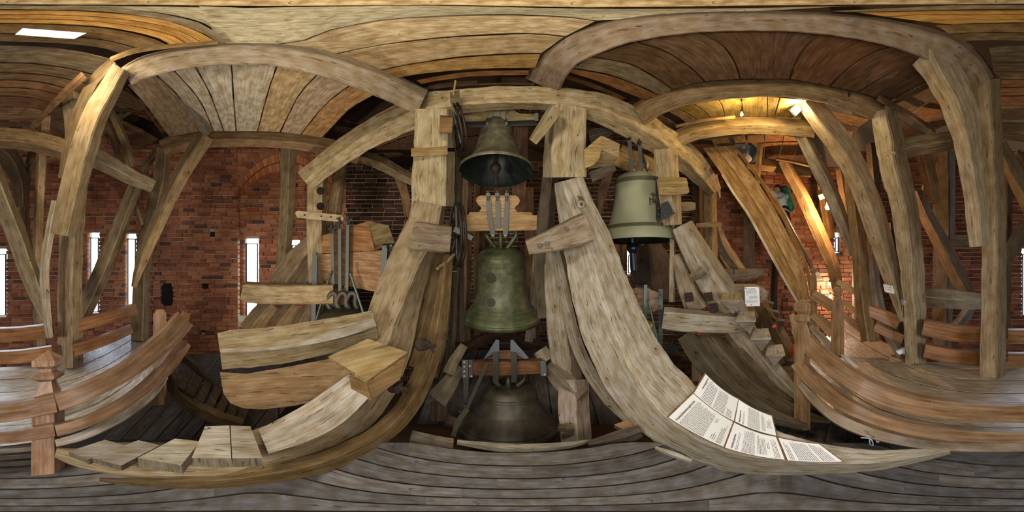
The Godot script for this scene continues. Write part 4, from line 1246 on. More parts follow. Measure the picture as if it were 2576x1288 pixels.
	var rubble := put("rubble_stone", block([[1545, 1068, 6.9], [1590, 1052, 6.9], [1622, 1060, 6.8], [1570, 1082, 6.8]], [[1545, 1076, 7.1], [1590, 1060, 7.1], [1622, 1072, 7], [1570, 1092, 7]]), plain("a8845c", 0.9, 0, "speckle", 3))
	tag(rubble, "crumbly ochre lump behind the foot of the whitened leg", "rubble")
	var logx := beam("offcut_log", "dark splintered offcut lying under the whitened leg", wood("5c5044"), 0.5, [[1480, 1118, 6.5, 20], [1560, 1102, 6.5, 44], [1612, 1084, 6.5, 34]])
	logx.set_meta("category", "offcut")


func self_thing(called: String, label: String, _q: Array) -> Node3D:
	return thing(called, label, "bolt")
func right_framing() -> void:
	# arches
	beam("arched_tie_beam", "largest oak arch across the top right, lit along its upper edge", wood("a8937a"), 0.1, [[1362, 216, 8.4, 92, .12], [1385, 172, 7.9, 92, .13], [1430, 128, 7.5, 84, .14], [1510, 93, 7.25, 78, .14], [1600, 71, 7.1, 66, .14], [1740, 57, 7.0, 54, .12], [1880, 53, 7.0, 50, .12], [2040, 57, 7.0, 54, .12], [2180, 72, 7.1, 62, .12], [2290, 95, 7.2, 74, .14], [2380, 128, 7.35, 88, .16], [2440, 170, 7.6, 92, .18], [2468, 212, 7.9, 84, .2]], {"step": 20.0})
	beam("arched_tie_beam", "second oak arch below the widest planks at the right", wood("9c8058"), 0.3, [[1606, 290, 8.9, 64, .35], [1660, 258, 8.6, 62, .35], [1740, 235, 8.4, 58, .34], [1860, 224, 8.3, 50, .34], [1980, 222, 8.3, 48, .34], [2080, 235, 8.4, 54, .34], [2160, 256, 8.6, 62, .36], [2220, 280, 8.8, 62, .36]], {"step": 20.0})
	beam("arched_tie_beam", "third smaller arch lit by the small bulb", wood("b89c68"), 0.42, [[1692, 356, 9.8, 44, .45], [1740, 334, 9.6, 46, .45], [1800, 322, 9.45, 46, .44], [1870, 316, 9.4, 46, .44], [1960, 318, 9.4, 46, .42], [2050, 326, 9.5, 44, .4]], {"step": 20.0})
	beam("roof_batten", "thin lath lying along the top of the third arch", wood("a88650", "plank"), 0.5, [[1700, 318, 9.3, 8], [1760, 304, 9.1, 8], [1850, 294, 9.0, 8]], {"cat": "batten"})
	# right end of the great arch: its post
	beam("bell_frame_post", "post under the foot of the great arch at the right", wood("94805c"), 0.4, [[1786, 478, 11.2, 36], [1788, 560, 11.2, 34], [1790, 680, 11.2, 34]], {"cat": "post"})
	beam("bell_frame_post", "shaded post left of the far right frame post", wood("5c4630"), 0.4, [[1756, 450, 11.8, 24], [1758, 560, 11.8, 24], [1760, 660, 11.8, 24]], {"cat": "post"})
	beam("brace", "pale strip brace behind the foot of the great arch", wood("b0a088"), 0.5, [[1796, 440, 11.6, 20], [1806, 480, 11.5, 14], [1810, 498, 11.5, 8]], {"cat": "brace"})
	beam("frame_brace", "grey brace leaning right from the far frame post", wood("94866c"), 0.45, [[1802, 560, 11.5, 14], [1816, 612, 11.45, 34], [1846, 660, 11.4, 34], [1880, 706, 11.35, 30]], {"cat": "brace"})
	beam("frame_brace", "inner board filling the foot of the far frame", wood("8c7450"), 0.5, [[1800, 650, 11.7, 46], [1830, 685, 11.7, 60]], {"cat": "brace"})
	var cb := put("clamp_bar", plate([[1750, 562], [1810, 557], [1818, 562], [1816, 569], [1752, 573]], 11.0, 0.08), wood("a08a64"))
	tag(cb, "wooden clamp bar nailed across the far right frame post", "bar")
	beam("oak_post", "grey post against the brick between frame and boxed stair", wood("8c745c"), 0.4, [[1886, 530, 13.2, 30], [1884, 610, 13.2, 30], [1884, 690, 13.2, 30]], {"cat": "post"})
	beam("oak_post", "dark iron shod post before the brick beside the stair", wood("4a342a"), 0.5, [[1950, 660, 12.8, 18], [1948, 720, 12.8, 18], [1946, 800, 12.8, 18]], {"cat": "post"})
	# right bell frame in front
	beam("bell_frame_post", "pale square post right of the pale green bell", wood("b8a47c"), 0.45, [[1674, 374, 8.7, 64], [1678, 430, 8.7, 64], [1686, 500, 8.7, 58], [1692, 566, 8.7, 52]], {"cat": "post"})
	beam("bell_frame_stub", "rounded beam end jutting right beside the pale green bell", wood("b4985c"), 0.3, [[1658, 470, 8.5, 48], [1700, 469, 8.5, 48], [1726, 467, 8.5, 44], [1731, 466, 8.5, 36]])
	beam("bell_frame_stub", "forked plank end jutting out right of the frame post", wood("a08c68"), 0.4, [[1712, 520, 9.0, 24], [1740, 519, 9.0, 24], [1750, 519, 9.0, 18]])
	var big := thing("bell_frame_stub", "big beam end with a curved underside, left above the pale olive bell", "beam")
	put("cheek", plate([[1469, 377], [1512, 341], [1513, 374], [1508, 398], [1494, 414], [1472, 424], [1470, 402]], 8.02, 0.3), wood("b4985c"), big)
	put("end_face", block([[1513, 341, 8.0], [1559, 362, 8.12], [1557, 398, 8.12], [1512, 376, 8.0]], [[1513, 341, 8.5], [1559, 362, 8.6], [1557, 398, 8.6], [1512, 376, 8.5]]), wood("bca474"), big)
	put("curved_underside", block([[1512, 376, 8.01], [1557, 397, 8.13], [1538, 416, 8.3], [1478, 426, 8.3]], [[1512, 374, 8.5], [1557, 392, 8.6], [1540, 410, 8.6], [1480, 420, 8.6]]), wood("ac9468"), big)
	beam("frame_brace", "pinkish leaning strut below the big curved beam end", wood("8c7460"), 0.5, [[1532, 432, 10.2, 24], [1514, 490, 10.2, 24], [1500, 545, 10.2, 22]], {"cat": "brace"})
	beam("frame_brace", "grey plank running behind the big curved beam end", wood("948c7c"), 0.5, [[1482, 344, 9.9, 36], [1530, 330, 9.8, 26], [1560, 322, 9.8, 12]], {"cat": "brace"})
	beam("frame_brace", "grey short plank under the big curved beam end", wood("a09484"), 0.5, [[1486, 446, 9.4, 30], [1518, 432, 9.4, 26], [1548, 420, 9.4, 20]], {"cat": "brace"})
	# the raking leg with its inner planks
	var leg := [[[1716, 566, 8.75, 58, .3], [1748, 628, 8.7, 72, .32], [1790, 700, 8.6, 84, .32], [1832, 770, 8.5, 88, .32], [1872, 838, 8.3, 70, .4], [1925, 910, 7.9, 54, .5], [1975, 965, 7.5, 40, .5], [2010, 1000, 7.3, 24, .5]], [[1702, 640, 9.0, 26], [1730, 712, 8.95, 60], [1762, 778, 8.9, 80]], [[1692, 566, 9.1, 14], [1692, 650, 9.1, 16], [1690, 760, 9.1, 16]]]
	var ll := ["grey raking leg of the right frame with bolted nuts", "inner plank behind the raking right leg", "thin upright board at the back of the raking leg"]
	for i in 3: beam("raking_timber" if i == 0 else "frame_plank", ll[i], wood(["b0a48e", "a49478", "b4a488"][i]), 0.3, leg[i], {"cat": "frame leg" if i == 0 else "plank"})
	beam("frame_plank", "dark round backed board behind the clapper of the pale bell", wood("5e5248"), 0.5, [[1632, 614, 10.4, 60], [1640, 660, 10.4, 110], [1644, 710, 10.4, 120], [1644, 752, 10.4, 90]], {"cat": "plank"})
	for i in 3: beam("back_post", ["reddish board left of the clapper slit", "middle board left of the clapper slit", "leaning grey board by the clapper slit"][i], wood(["8c6048", "7c6450", "8c8070"][i]), 0.5, [[[1545, 600, 10.8, 30], [1545, 700, 10.8, 30]], [[1568, 610, 10.9, 20], [1566, 680, 10.9, 20]], [[1612, 608, 10.7, 14], [1622, 640, 10.7, 14]]][i], {"cat": "plank"})
	for q in [[1733, 748, "lower square nut on the inner plank of the raking leg"], [1782, 747, "square nut at the edge of the raking leg"], [1796, 775, "heavy square nut above the cross sill of the right frame"], [1744, 805, "diamond bolt head on the cross sill of the right frame"]]:
		var t := thing("iron_nut", q[2], "bolt", P(q[0], q[1], 8.35))
		var b := BoxMesh.new()
		b.size = Vector3(0.13, 0.13, 0.08)
		var o := put("nut", b, rust, t)
		o.rotation = Vector3(0.2, -0.4, 0.78 if q[0] == 1744 else 0.2)
		var c := CylinderMesh.new()
		c.top_radius = 0.03
		c.bottom_radius = 0.03
		c.height = 0.2
		var p := put("shank", c, rust, t)
		p.rotation = Vector3(PI / 2 + 0.2, 0, 0.4)
	beam("cross_sill", "heavy weathered cross sill running right at the foot of the raking leg", wood("b4aa94"), 0.2, [[1668, 800, 8.2, 58, .25], [1720, 806, 8.2, 60, .22], [1800, 812, 8.15, 56, .2], [1858, 815, 8.15, 48, .2], [1876, 818, 8.15, 36, .2]])
	beam("frame_wedge", "small wedge block nailed on the raking leg", wood("8c8068"), 0.5, [[1738, 700, 8.35, 22], [1760, 688, 8.35, 30], [1772, 680, 8.35, 30]], {"cat": "wedge"})
	# sweep of the right frame down to the floor
	var sw := [[[1722, 842, 8.3, 46], [1766, 905, 7.9, 54], [1830, 975, 7.4, 52], [1910, 1030, 7.0, 44], [1985, 1062, 6.8, 30], [2030, 1072, 6.7, 14]], [[1772, 835, 8.45, 52], [1822, 900, 8.05, 58], [1890, 968, 7.6, 52], [1962, 1018, 7.3, 42], [2030, 1046, 7.1, 26], [2090, 1060, 7.0, 12]], [[1832, 838, 8.6, 48], [1878, 896, 8.2, 54], [1935, 950, 7.8, 50], [1990, 990, 7.5, 38], [2050, 1020, 7.3, 22]]]
	for i in 3: beam("swept_plank", ["lowest dark plank sweeping from the right frame under the signboards", "middle dark plank of the sweep below the cross sill", "upper dark plank of the sweep beside the stair steps"][i], wood(["6c6250", "74664c", "7c6c50"][i]), 0.35, sw[i], {"cat": "plank", "step": 20.0})
	# stair steps on the leg
	var steps := [[[1813, 753], [1819, 736], [1866, 737], [1862, 754], [1845, 792]], [[1851, 805], [1858, 784], [1898, 783], [1902, 805], [1887, 842]], [[1889, 851], [1894, 828], [1933, 825], [1940, 850], [1916, 884]], [[1926, 891], [1931, 868], [1968, 866], [1975, 890], [1947, 920]], [[1918, 745], [1920, 738], [1932, 738], [1932, 744], [1926, 760]]]
	for i in 4:
		var s: Array = steps[i]
		var d := 8.1 - i * 0.15
		var t := thing("wedge_step", ["topmost wedge step on the right leg, under the pinned notice", "second wedge step down the right leg", "third wedge step down the right leg", "lowest wedge step down the right leg"][i], "step")
		put("tread", block([[s[0][0], s[0][1], d], [s[3][0], s[3][1], d], [s[3][0], s[3][1] + 5, d], [s[0][0], s[0][1] + 5, d]], [[s[1][0], s[1][1], d + 0.35], [s[2][0], s[2][1], d + 0.35], [s[2][0], s[2][1] + 5, d + 0.35], [s[1][0], s[1][1] + 5, d + 0.35]]), wood("b8b0a0" if i else "b09c74"), t)
		put("wedge", plate([[s[0][0] + 2, s[0][1] + 5], [s[3][0] - 2, s[3][1] + 5], [s[4][0], s[4][1]]], d + 0.03, 0.28), wood("8c8478"), t)
	beam("bell_frame_stub", "dark boat shaped beam end behind the notice beam", wood("7c6c54"), 0.15, [[1800, 692, 9.9, 32], [1860, 692, 9.9, 32], [1900, 688, 9.9, 28], [1920, 682, 9.9, 14]])
	beam("bell_frame_stub", "pale beam end carrying the pinned white notice", wood("a8987c"), 0.2, [[1806, 742, 9.1, 58], [1860, 742, 9.1, 58], [1904, 740, 9.1, 54], [1920, 734, 9.1, 40], [1925, 728, 9.1, 26]])
	beam("frame_plank", "dark board running down behind the notice beam", wood("74603c"), 0.4, [[1868, 772, 10.6, 50], [1910, 850, 10.3, 56], [1955, 925, 10.0, 50]], {"cat": "plank"})
	beam("frame_plank", "second dark board behind the wedge steps with the red sign", wood("7c663e"), 0.4, [[1910, 760, 10.8, 46], [1950, 835, 10.6, 50], [1990, 900, 10.4, 46]], {"cat": "plank"})
	for i in 3:
		var q: Array = [[1930, 756], [1942, 778], [1956, 800]][i]
		var o := put("far_step", block([[q[0], q[1], 10.5], [q[0] + 16, q[1] + 3, 10.5], [q[0] + 17, q[1] + 9, 10.5], [q[0] + 2, q[1] + 6, 10.5]], [[q[0] + 2, q[1] + 3, 10.8], [q[0] + 16, q[1] + 4, 10.8], [q[0] + 14, q[1] + 22, 10.8], [q[0] + 8, q[1] + 18, 10.8]]), wood("a49c8c"))
		tag(o, ["upper far step beyond the notice beam", "middle far step beyond the notice beam", "lower far step beyond the notice beam"][i], "step")
	# the boxed stair
	var stair := thing("boxed_stair", "steep boarded stair seen from below, rising left to the ceiling hatch", "stair")
	put("soffit_board", board([[1766, 372, 10.4], [1809, 431, 10.3], [1840, 480, 10.2], [1872, 526, 10.05], [1919, 612, 9.8], [1960, 684, 9.55], [2003, 756, 9.3]], [[1798, 370, 10.4], [1846, 430, 10.3], [1888, 494, 10.15], [1928, 560, 9.95], [1970, 640, 9.7], [2000, 700, 9.5], [2022, 758, 9.3]], 0.05, {"gap": 0.6}), wood("a07c46", "plank"), stair)
	put("soffit_board", board([[1796, 370, 10.42], [1845, 430, 10.32], [1887, 494, 10.17], [1927, 560, 9.97], [1969, 640, 9.72], [1999, 700, 9.52], [2021, 758, 9.32]], [[1838, 366, 10.42], [1876, 415, 10.32], [1913, 466, 10.2], [1956, 536, 10.0], [1990, 602, 9.75], [2018, 660, 9.55], [2038, 752, 9.32]], 0.05, {"gap": 0.6}), wood("a88450", "plank"), stair)
	put("stringer", board([[1841, 366, 10.35], [1879, 415, 10.25], [1916, 466, 10.15], [1959, 536, 9.95], [1993, 602, 9.7], [2021, 660, 9.5], [2040, 752, 9.3]], [[1850, 366, 10.3], [1888, 415, 10.2], [1925, 466, 10.1], [1968, 536, 9.9], [2002, 602, 9.65], [2030, 660, 9.5], [2047, 742, 9.3]], 0.2), wood("8c6430", "plank"), stair)
	for q in [[1968, 580], [1984, 588], [1998, 598]]: put("tread", block([[q[0], q[1], 12.2], [q[0] + 14, q[1] + 2, 12.2], [q[0] + 14, q[1] + 6, 12.2], [q[0], q[1] + 4, 12.2]], [[q[0], q[1], 12.9], [q[0] + 14, q[1] + 2, 12.9], [q[0] + 14, q[1] + 6, 12.9], [q[0], q[1] + 4, 12.9]]), wood("8c6430", "plank"), stair)
	put("edge_strip", board([[1814, 440, 10.2], [1846, 492, 10.05], [1878, 538, 9.9], [1922, 618, 9.7], [1962, 690, 9.45], [2010, 772, 9.2]], [[1820, 438, 10.2], [1852, 490, 10.05], [1885, 536, 9.9], [1929, 616, 9.7], [1968, 688, 9.45], [2015, 770, 9.2]], 0.05), wood("c4b49c", "plank", 0.3), stair)
	beam("stair_handrail", "light wooden handrail beside the climbing person", wood("a88244", "plank"), 0.5, [[1904, 438, 10.9, 8], [1920, 461, 10.8, 10], [1946, 498, 10.65, 12], [1974, 540, 10.4, 12], [2010, 610, 10.0, 12], [2042, 672, 9.8, 10]], {"cat": "handrail"})
	beam("hatch_post", "upright timber beside the hatch at the head of the stair", wood("a87c3c", "plank"), 0.4, [[1912, 362, 10.6, 18], [1909, 400, 10.6, 16], [1904, 468, 10.6, 14]], {"cat": "post"})
	beam("trimmer_beam", "hatch trimmer beam behind the upright boards", wood("a08050"), 0.55, [[1880, 412, 11.6, 30], [1960, 418, 11.6, 36], [2042, 430, 11.6, 36]])
	beam("roof_batten", "thin batten below the orange upright boards", wood("9c7a50"), 0.5, [[1952, 400, 11.2, 8], [2000, 408, 11.1, 9], [2056, 422, 11.0, 9]], {"cat": "batten"})
	beam("brace", "warm lit brace in front of the bulb lit brick wall", wood("b8925c"), 0.4, [[1971, 402, 11.4, 32], [2000, 458, 11.4, 34], [2026, 508, 11.3, 36], [2050, 562, 11.2, 38], [2072, 612, 11.1, 38], [2092, 660, 11.0, 36], [2108, 725, 11.0, 30]], {"cat": "brace"})
	# forest of trunks
	beam("brace", "slim pale edged brace left of the floodlight brace", wood("8c806c"), 0.3, [[2016, 338, 9.6, 36, .3], [2052, 410, 9.6, 40], [2092, 490, 9.6, 40], [2124, 570, 9.6, 36], [2150, 640, 9.6, 26]], {"cat": "brace"})
	beam("brace", "big leaning brace trunk with a pale streak, over the white paper slip", wood("b09c7a"), 0.5, [[2026, 252, 8.9, 56, .6], [2066, 300, 8.9, 68, .6], [2112, 360, 8.9, 74, .55], [2150, 425, 8.9, 70, .5], [2182, 500, 8.9, 66, .5], [2212, 590, 8.9, 66, .5], [2238, 680, 8.85, 54, .5], [2258, 750, 8.8, 36, .5], [2274, 808, 8.8, 20, .5]], {"cat": "brace", "rough": 0.06})
	beam("trunk_post", "wavy trunk post with a pale rubbed face, left of the whitewashed log", wood("b0a080"), 0.5, [[2222, 276, 8.7, 74, .4], [2236, 340, 8.7, 78, .42], [2250, 420, 8.65, 80, .45], [2270, 500, 8.6, 76, .45], [2284, 580, 8.6, 72, .48], [2294, 680, 8.55, 68, .5], [2300, 780, 8.6, 62, .5], [2304, 915, 8.7, 56, .4]], {"cat": "post", "rough": 0.07})
	beam("trunk_post", "narrow knotty post left of the weathered grey plank", wood("94784c"), 0.55, [[2142, 440, 9.3, 40], [2152, 520, 9.3, 44], [2160, 600, 9.3, 44], [2168, 700, 9.25, 44], [2176, 790, 9.2, 44], [2186, 858, 9.1, 42]], {"cat": "post", "rough": 0.06})
	beam("weathered_plank", "silvery weathered plank between two trunks at the right", wood("c4bcb0"), 0.5, [[2190, 580, 9.7, 24], [2196, 680, 9.7, 32], [2212, 780, 9.6, 34], [2240, 850, 9.5, 30], [2268, 892, 9.4, 22]], {"cat": "plank"})
	beam("low_block", "low block at the foot of the narrow knotty post", wood("8c7458"), 0.4, [[2186, 850, 9.3, 24], [2212, 846, 9.3, 24]], {"cat": "block"})
	beam("oak_post", "back post with a dark square stain at the right", wood("8c7456"), 0.25, [[2372, 380, 11.6, 62], [2374, 470, 11.6, 60], [2374, 600, 11.6, 58], [2372, 740, 11.6, 54], [2370, 890, 11.6, 50]], {"cat": "post"})
	beam("brace", "brace crossing before the stained back post", wood("80694c"), 0.45, [[2306, 480, 10.6, 28], [2330, 540, 10.6, 40], [2368, 612, 10.5, 46], [2408, 690, 10.4, 48], [2442, 752, 10.3, 40]], {"cat": "brace"})
	beam("brace", "low crossing brace behind the right railing boards", wood("94887c"), 0.5, [[2444, 770, 10.8, 30], [2416, 810, 10.8, 34], [2376, 850, 10.8, 36]], {"cat": "brace"})
	beam("whitewashed_log", "horizontal log with flaking whitewash at the right", wood("b4a890"), 0.4, [[2312, 742, 9.1, 44, .5], [2340, 748, 9.1, 52, .5], [2390, 752, 9.1, 50, .5], [2440, 756, 9.1, 46, .5], [2474, 758, 9.1, 42, .5]], {"cat": "log", "rough": 0.07})
	beam("tie_beam", "short cross beam in the shade between back post and right post", wood("8c7a60"), 0.5, [[2394, 606, 11.0, 30], [2448, 608, 11.0, 30]])
	beam("tie_beam", "cross beam from the wavy trunk to the right brace", wood("947e60"), 0.5, [[2258, 380, 8.9, 52], [2300, 368, 8.85, 54], [2350, 360, 8.8, 54], [2410, 352, 8.7, 52]])
	beam("roof_batten", "long curved lath under the right plank fan", wood("94785c"), 0.5, [[2208, 246, 8.5, 16], [2250, 268, 8.8, 18], [2300, 296, 9.2, 18], [2352, 334, 9.6, 12]], {"cat": "batten"})
	beam("oak_post", "short broken post hanging below the cross beam", wood("94744c"), 0.55, [[2322, 385, 10.1, 44], [2336, 440, 10.1, 44], [2348, 485, 10.0, 38], [2356, 512, 10.0, 14]], {"cat": "post"})
	beam("brace", "thin pale brace sliver beside the broken post", wood("a88c6c"), 0.5, [[2330, 450, 10.9, 10], [2318, 490, 10.9, 10], [2312, 508, 10.9, 8]], {"cat": "brace"})
	for i in 4:
		var q: Array = [[[2190, 360, 10.4, 30], [2196, 420, 10.4, 30], [2206, 540, 10.4, 30]], [[2112, 420, 11.6, 26], [2128, 520, 11.6, 26], [2140, 640, 11.6, 22]], [[2064, 430, 12.2, 26], [2076, 520, 12.2, 28], [2090, 600, 12.2, 26]], [[2240, 560, 10.9, 24], [2252, 700, 10.9, 26], [2262, 860, 10.9, 26]]][i]
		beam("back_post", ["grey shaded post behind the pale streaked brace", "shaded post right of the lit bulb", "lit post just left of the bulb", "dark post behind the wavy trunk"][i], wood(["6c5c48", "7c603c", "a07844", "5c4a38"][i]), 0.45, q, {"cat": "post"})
	beam("tie_beam", "short warm cross piece above the bulb", wood("b08c54"), 0.5, [[2058, 492, 11.0, 26], [2080, 484, 11.0, 28], [2098, 472, 11.0, 26]])
	# right post and its great brace
	beam("oak_post", "square right post behind the great right brace", wood("a08a68"), 0.35, [[2478, 200, 7.9, 84], [2484, 290, 7.9, 76], [2492, 400, 7.85, 66], [2498, 520, 7.8, 66], [2500, 660, 7.75, 66], [2499, 800, 7.85, 68], [2497, 952, 7.85, 70]], {"cat": "post"})
	beam("great_brace", "great cracked brace curving down from the largest arch at the right", wood("bcaa88"), 0.5, [[2326, 132, 7.3, 92, .3], [2362, 170, 7.3, 100, .5], [2394, 222, 7.3, 100, .55], [2420, 290, 7.3, 92, .5], [2436, 370, 7.35, 76, .48], [2448, 450, 7.4, 68, .45], [2458, 540, 7.45, 62, .4], [2464, 620, 7.5, 54, .4]], {"cat": "brace", "rough": 0.05})
	beam("tie_beam", "level beam entering from the right edge", wood("8c7450"), 0.55, [[2512, 330, 9.0, 46], [2550, 332, 9.0, 48], [2610, 336, 9.0, 50]])
	beam("brace", "brace descending to the right edge beside the square right post", wood("8c7856"), 0.6, [[2514, 362, 9.2, 40], [2540, 412, 9.1, 48], [2568, 466, 9.0, 54], [2606, 540, 8.9, 56]], {"cat": "brace"})
	beam("brace", "rising brace end at the right edge above the window", wood("84725a"), 0.5, [[2600, 548, 10.6, 44], [2560, 604, 10.6, 44], [2528, 660, 10.6, 34]], {"cat": "brace"})
	beam("oak_post", "thin back post beside the square right post", wood("7c6850"), 0.5, [[2534, 400, 11.4, 30], [2534, 520, 11.4, 28], [2532, 640, 11.4, 26], [2530, 830, 11.4, 26]], {"cat": "post"})
	beam("brace", "twin brace stub right of the square right post in the brick bay", wood("94785c"), 0.5, [[2558, 380, 11.6, 22], [2580, 420, 11.6, 22]], {"cat": "brace"})
# ---------------------------------------------------------------- railings
func newel(label: String, x: float, d: float, w: float, rows: Array, m: Material, turn := 0.72) -> Node3D:   # a square post: rows of [y in view, share of the half width]
	var t := thing("newel_post", label, "post", P(x, rows[-1][0], d))
	var base: Vector3 = t.position
	var cut := {}
	for r in rows: cut[r[2]] = true
	for part in cut:
		var rings := []
		for r in rows:
			if r[2] != part and not (r.size() > 3 and r[3] == part): continue
			var c := P(x + (r[0] - rows[0][0]) * 0.0, r[0], d)
			var h: float = r[1] * w * 0.5 * d / 1288.0
			var ring := []
			for k in 4:
				var a := turn + k * PI / 2
				ring.append(c - base + Vector3(cos(a), 0, sin(a)) * h)
			rings.append(ring)
		var st := SurfaceTool.new()
		st.begin(Mesh.PRIMITIVE_TRIANGLES)
		skin(st, rings, 0.5, 1.0, 0.08, true)
		st.generate_normals()
		st.index()
		put(part, st.commit(), m, t)
	return t


func rail(label: String, pts: Array, m: Material, f := 0.12, k := 0.5) -> void:
	var o := put("rail_board", timber(pts, f, {"k": k, "rough": 0.0, "chamfer": 0.04, "step": 18.0, "shade": 0.05, "su": 0.35, "sv": 0.8}), m)
	tag(o, label, "rail")


func rails() -> void:
	var p1 := wood("a87850", "pine", 0.35)
	var p2 := wood("9c6c44", "pine", 0.35)
	var p3 := wood("94745a", "pine", 0.35)
	# left, behind the walkway
	rail("upper back rail board at the left edge", [[-30, 842, 8.6, 38], [40, 840, 8.5, 38], [100, 834, 8.4, 38], [136, 829, 8.3, 38]], p2)
	rail("lower back rail board at the left edge", [[-30, 900, 8.6, 36], [40, 897, 8.5, 36], [100, 890, 8.4, 36], [132, 885, 8.3, 36]], p1)
	rail("upper back rail board below the second slit window", [[190, 820, 8.5, 34], [240, 806, 8.8, 34], [290, 792, 9.2, 33], [344, 776, 9.8, 30]], p2)
	rail("lower back rail board beside the sunny walkway", [[184, 880, 8.3, 34], [230, 866, 8.6, 32], [280, 848, 9.0, 29], [332, 826, 9.6, 24]], p2)
	# left front
	rail("front upper rail board left of the faceted newel post", [[-30, 1040, 5.75, 56], [40, 1032, 5.7, 54], [100, 1020, 5.68, 53], [139, 1012, 5.68, 52]], p3, .16)
	rail("front upper rail board curving up right from the faceted newel post", [[142, 1010, 5.68, 52], [200, 990, 5.8, 52], [260, 963, 6.0, 50], [320, 930, 6.3, 52], [380, 885, 6.8, 56], [430, 840, 7.3, 58], [466, 801, 7.8, 54]], p3, .14)
	rail("front lower rail board left of the faceted newel post", [[-30, 1101, 5.7, 36], [40, 1096, 5.65, 36], [100, 1086, 5.62, 36], [136, 1080, 5.62, 36]], p3, .16)
	rail("front lower rail board curving up right from the faceted newel post", [[140, 1082, 5.62, 34], [200, 1066, 5.72, 33], [260, 1041, 5.92, 33], [320, 1008, 6.2, 34], [380, 962, 6.7, 38], [430, 908, 7.2, 42], [464, 858, 7.7, 40]], p3, .16)
	rail("pale floor edge board under the front railing at the left", [[140, 1116, 5.7, 20], [200, 1100, 5.8, 24], [260, 1074, 6.0, 26], [320, 1041, 6.3, 26], [380, 993, 6.8, 24], [416, 946, 7.2, 18]], wood("b0a89c", "plank", 0.5), .9)
	rail("stub of rail turning away at the far corner of the left railing", [[438, 856, 7.9, 20], [456, 820, 8.2, 20], [470, 786, 8.5, 22]], p1)
	newel("faceted newel post with a double pyramid cap, left foreground", 122, 5.85, 66, [[880, 0.02, "cap"], [904, 1.0, "cap"], [918, 0.98, "cap"], [926, 0.5, "cap", "neck"], [934, 0.5, "neck"], [942, 1.0, "neck"], [950, 0.94, "neck"], [958, 0.46, "neck", "shaft"], [1000, 0.98, "shaft"], [1100, 1.0, "shaft"], [1185, 1.02, "shaft"]], wood("a07c60", "pine", 0.4), 0.5)
	newel("plain pine newel post at the far end of the left railing", 402, 7.9, 34, [[778, 0.5, "shaft"], [790, 0.95, "shaft"], [900, 1.0, "shaft"], [1016, 1.0, "shaft"]], wood("906a44", "pine", 0.5), 0.4)
	var br := put("floor_bearer", block([[330, 1020, 6.9], [352, 1008, 7], [352, 1024, 7], [334, 1032, 6.9]], [[330, 1020, 7.3], [352, 1008, 7.4], [352, 1024, 7.4], [334, 1032, 7.3]]), wood("94744c"))
	tag(br, "small joist end poking out under the left walkway edge", "joist")
	for i in 4:
		beam("floor_joist", ["uppermost dark floor bearer below the front rail at the left edge", "second dark floor bearer at the left edge", "third dark floor bearer at the left edge", "lowest dark floor bearer at the left edge"][i], wood(["8c8478", "5c5248", "504840", "4a4038"][i], "plank"), .3, [[-30, 1134 + i * 17, 5.9, 16], [40, 1131 + i * 17, 5.9, 16], [96, 1126 + i * 17, 5.95, 14]], {"cat": "joist"})
	# right, sweeping round the landing
	var q1 := wood("9c7a58", "pine", 0.35)
	rail("upper rail board of the curved right railing", [[2004, 822, 7.0, 34], [2024, 852, 6.9, 46], [2056, 886, 6.7, 48], [2100, 922, 6.4, 50], [2160, 962, 6.1, 54], [2240, 998, 5.9, 56], [2330, 1020, 5.75, 54], [2430, 1032, 5.7, 53], [2520, 1037, 5.7, 53], [2610, 1038, 5.7, 54]], q1, .2)
	rail("lower rail board of the curved right railing", [[2006, 908, 6.9, 42], [2034, 944, 6.7, 44], [2076, 980, 6.4, 44], [2130, 1018, 6.1, 42], [2200, 1050, 5.9, 38], [2290, 1076, 5.75, 36], [2390, 1092, 5.7, 34], [2500, 1098, 5.65, 33], [2610, 1099, 5.65, 34]], q1, .2)
	rail("pale floor edge board under the curved right railing", [[2012, 966, 6.8, 18], [2050, 1008, 6.5, 26], [2110, 1056, 6.2, 30], [2190, 1090, 6.0, 30], [2290, 1114, 5.85, 26], [2400, 1126, 5.8, 24], [2610, 1126, 5.8, 26]], wood("a08c74", "plank", 0.5), .9)
	newel("near newel post with a faceted cap at the end of the curved right railing", 2018, 6.9, 38, [[752, 0.02, "cap"], [766, 1.0, "cap"], [782, 0.95, "cap"], [790, 0.5, "cap", "collar"], [796, 0.9, "collar"], [806, 0.9, "collar"], [812, 0.55, "collar", "shaft"], [836, 0.9, "shaft"], [900, 0.92, "shaft"], [1078, 0.95, "shaft"]], wood("a4845c", "pine", 0.45), 0.45)
	newel("middle newel post with a notched head before the sunlit landing", 2107, 8.1, 28, [[722, 0.45, "cap"], [728, 0.8, "cap"], [734, 0.75, "cap"], [737, 0.5, "cap", "collar"], [741, 0.8, "collar"], [746, 0.5, "collar", "shaft"], [766, 1.0, "shaft"], [830, 1.02, "shaft"], [898, 1.02, "shaft"]], wood("a8835c", "pine", 0.45), 0.45)
	newel("far newel post with a ball head at the foot of the boxed stair", 2046, 9.2, 17, [[673, 0.35, "ball"], [676, 0.75, "ball"], [682, 0.85, "ball"], [688, 0.5, "ball", "shaft"], [700, 0.9, "shaft"], [760, 1.0, "shaft"], [820, 1.0, "shaft"]], wood("a07e58", "pine", 0.45), 0.3)
	rail("upper stair rail board between far and middle newel", [[2044, 740, 9.0, 26], [2070, 756, 8.8, 28], [2094, 772, 8.6, 28]], q1)
	rail("lower stair rail board between far and middle newel", [[2044, 790, 8.95, 20], [2070, 812, 8.75, 26], [2096, 840, 8.5, 28]], q1)
	rail("foot board of the stair railing", [[2040, 820, 9.1, 16], [2064, 846, 8.9, 18], [2096, 880, 8.6, 20]], wood("b0a08c", "plank"))
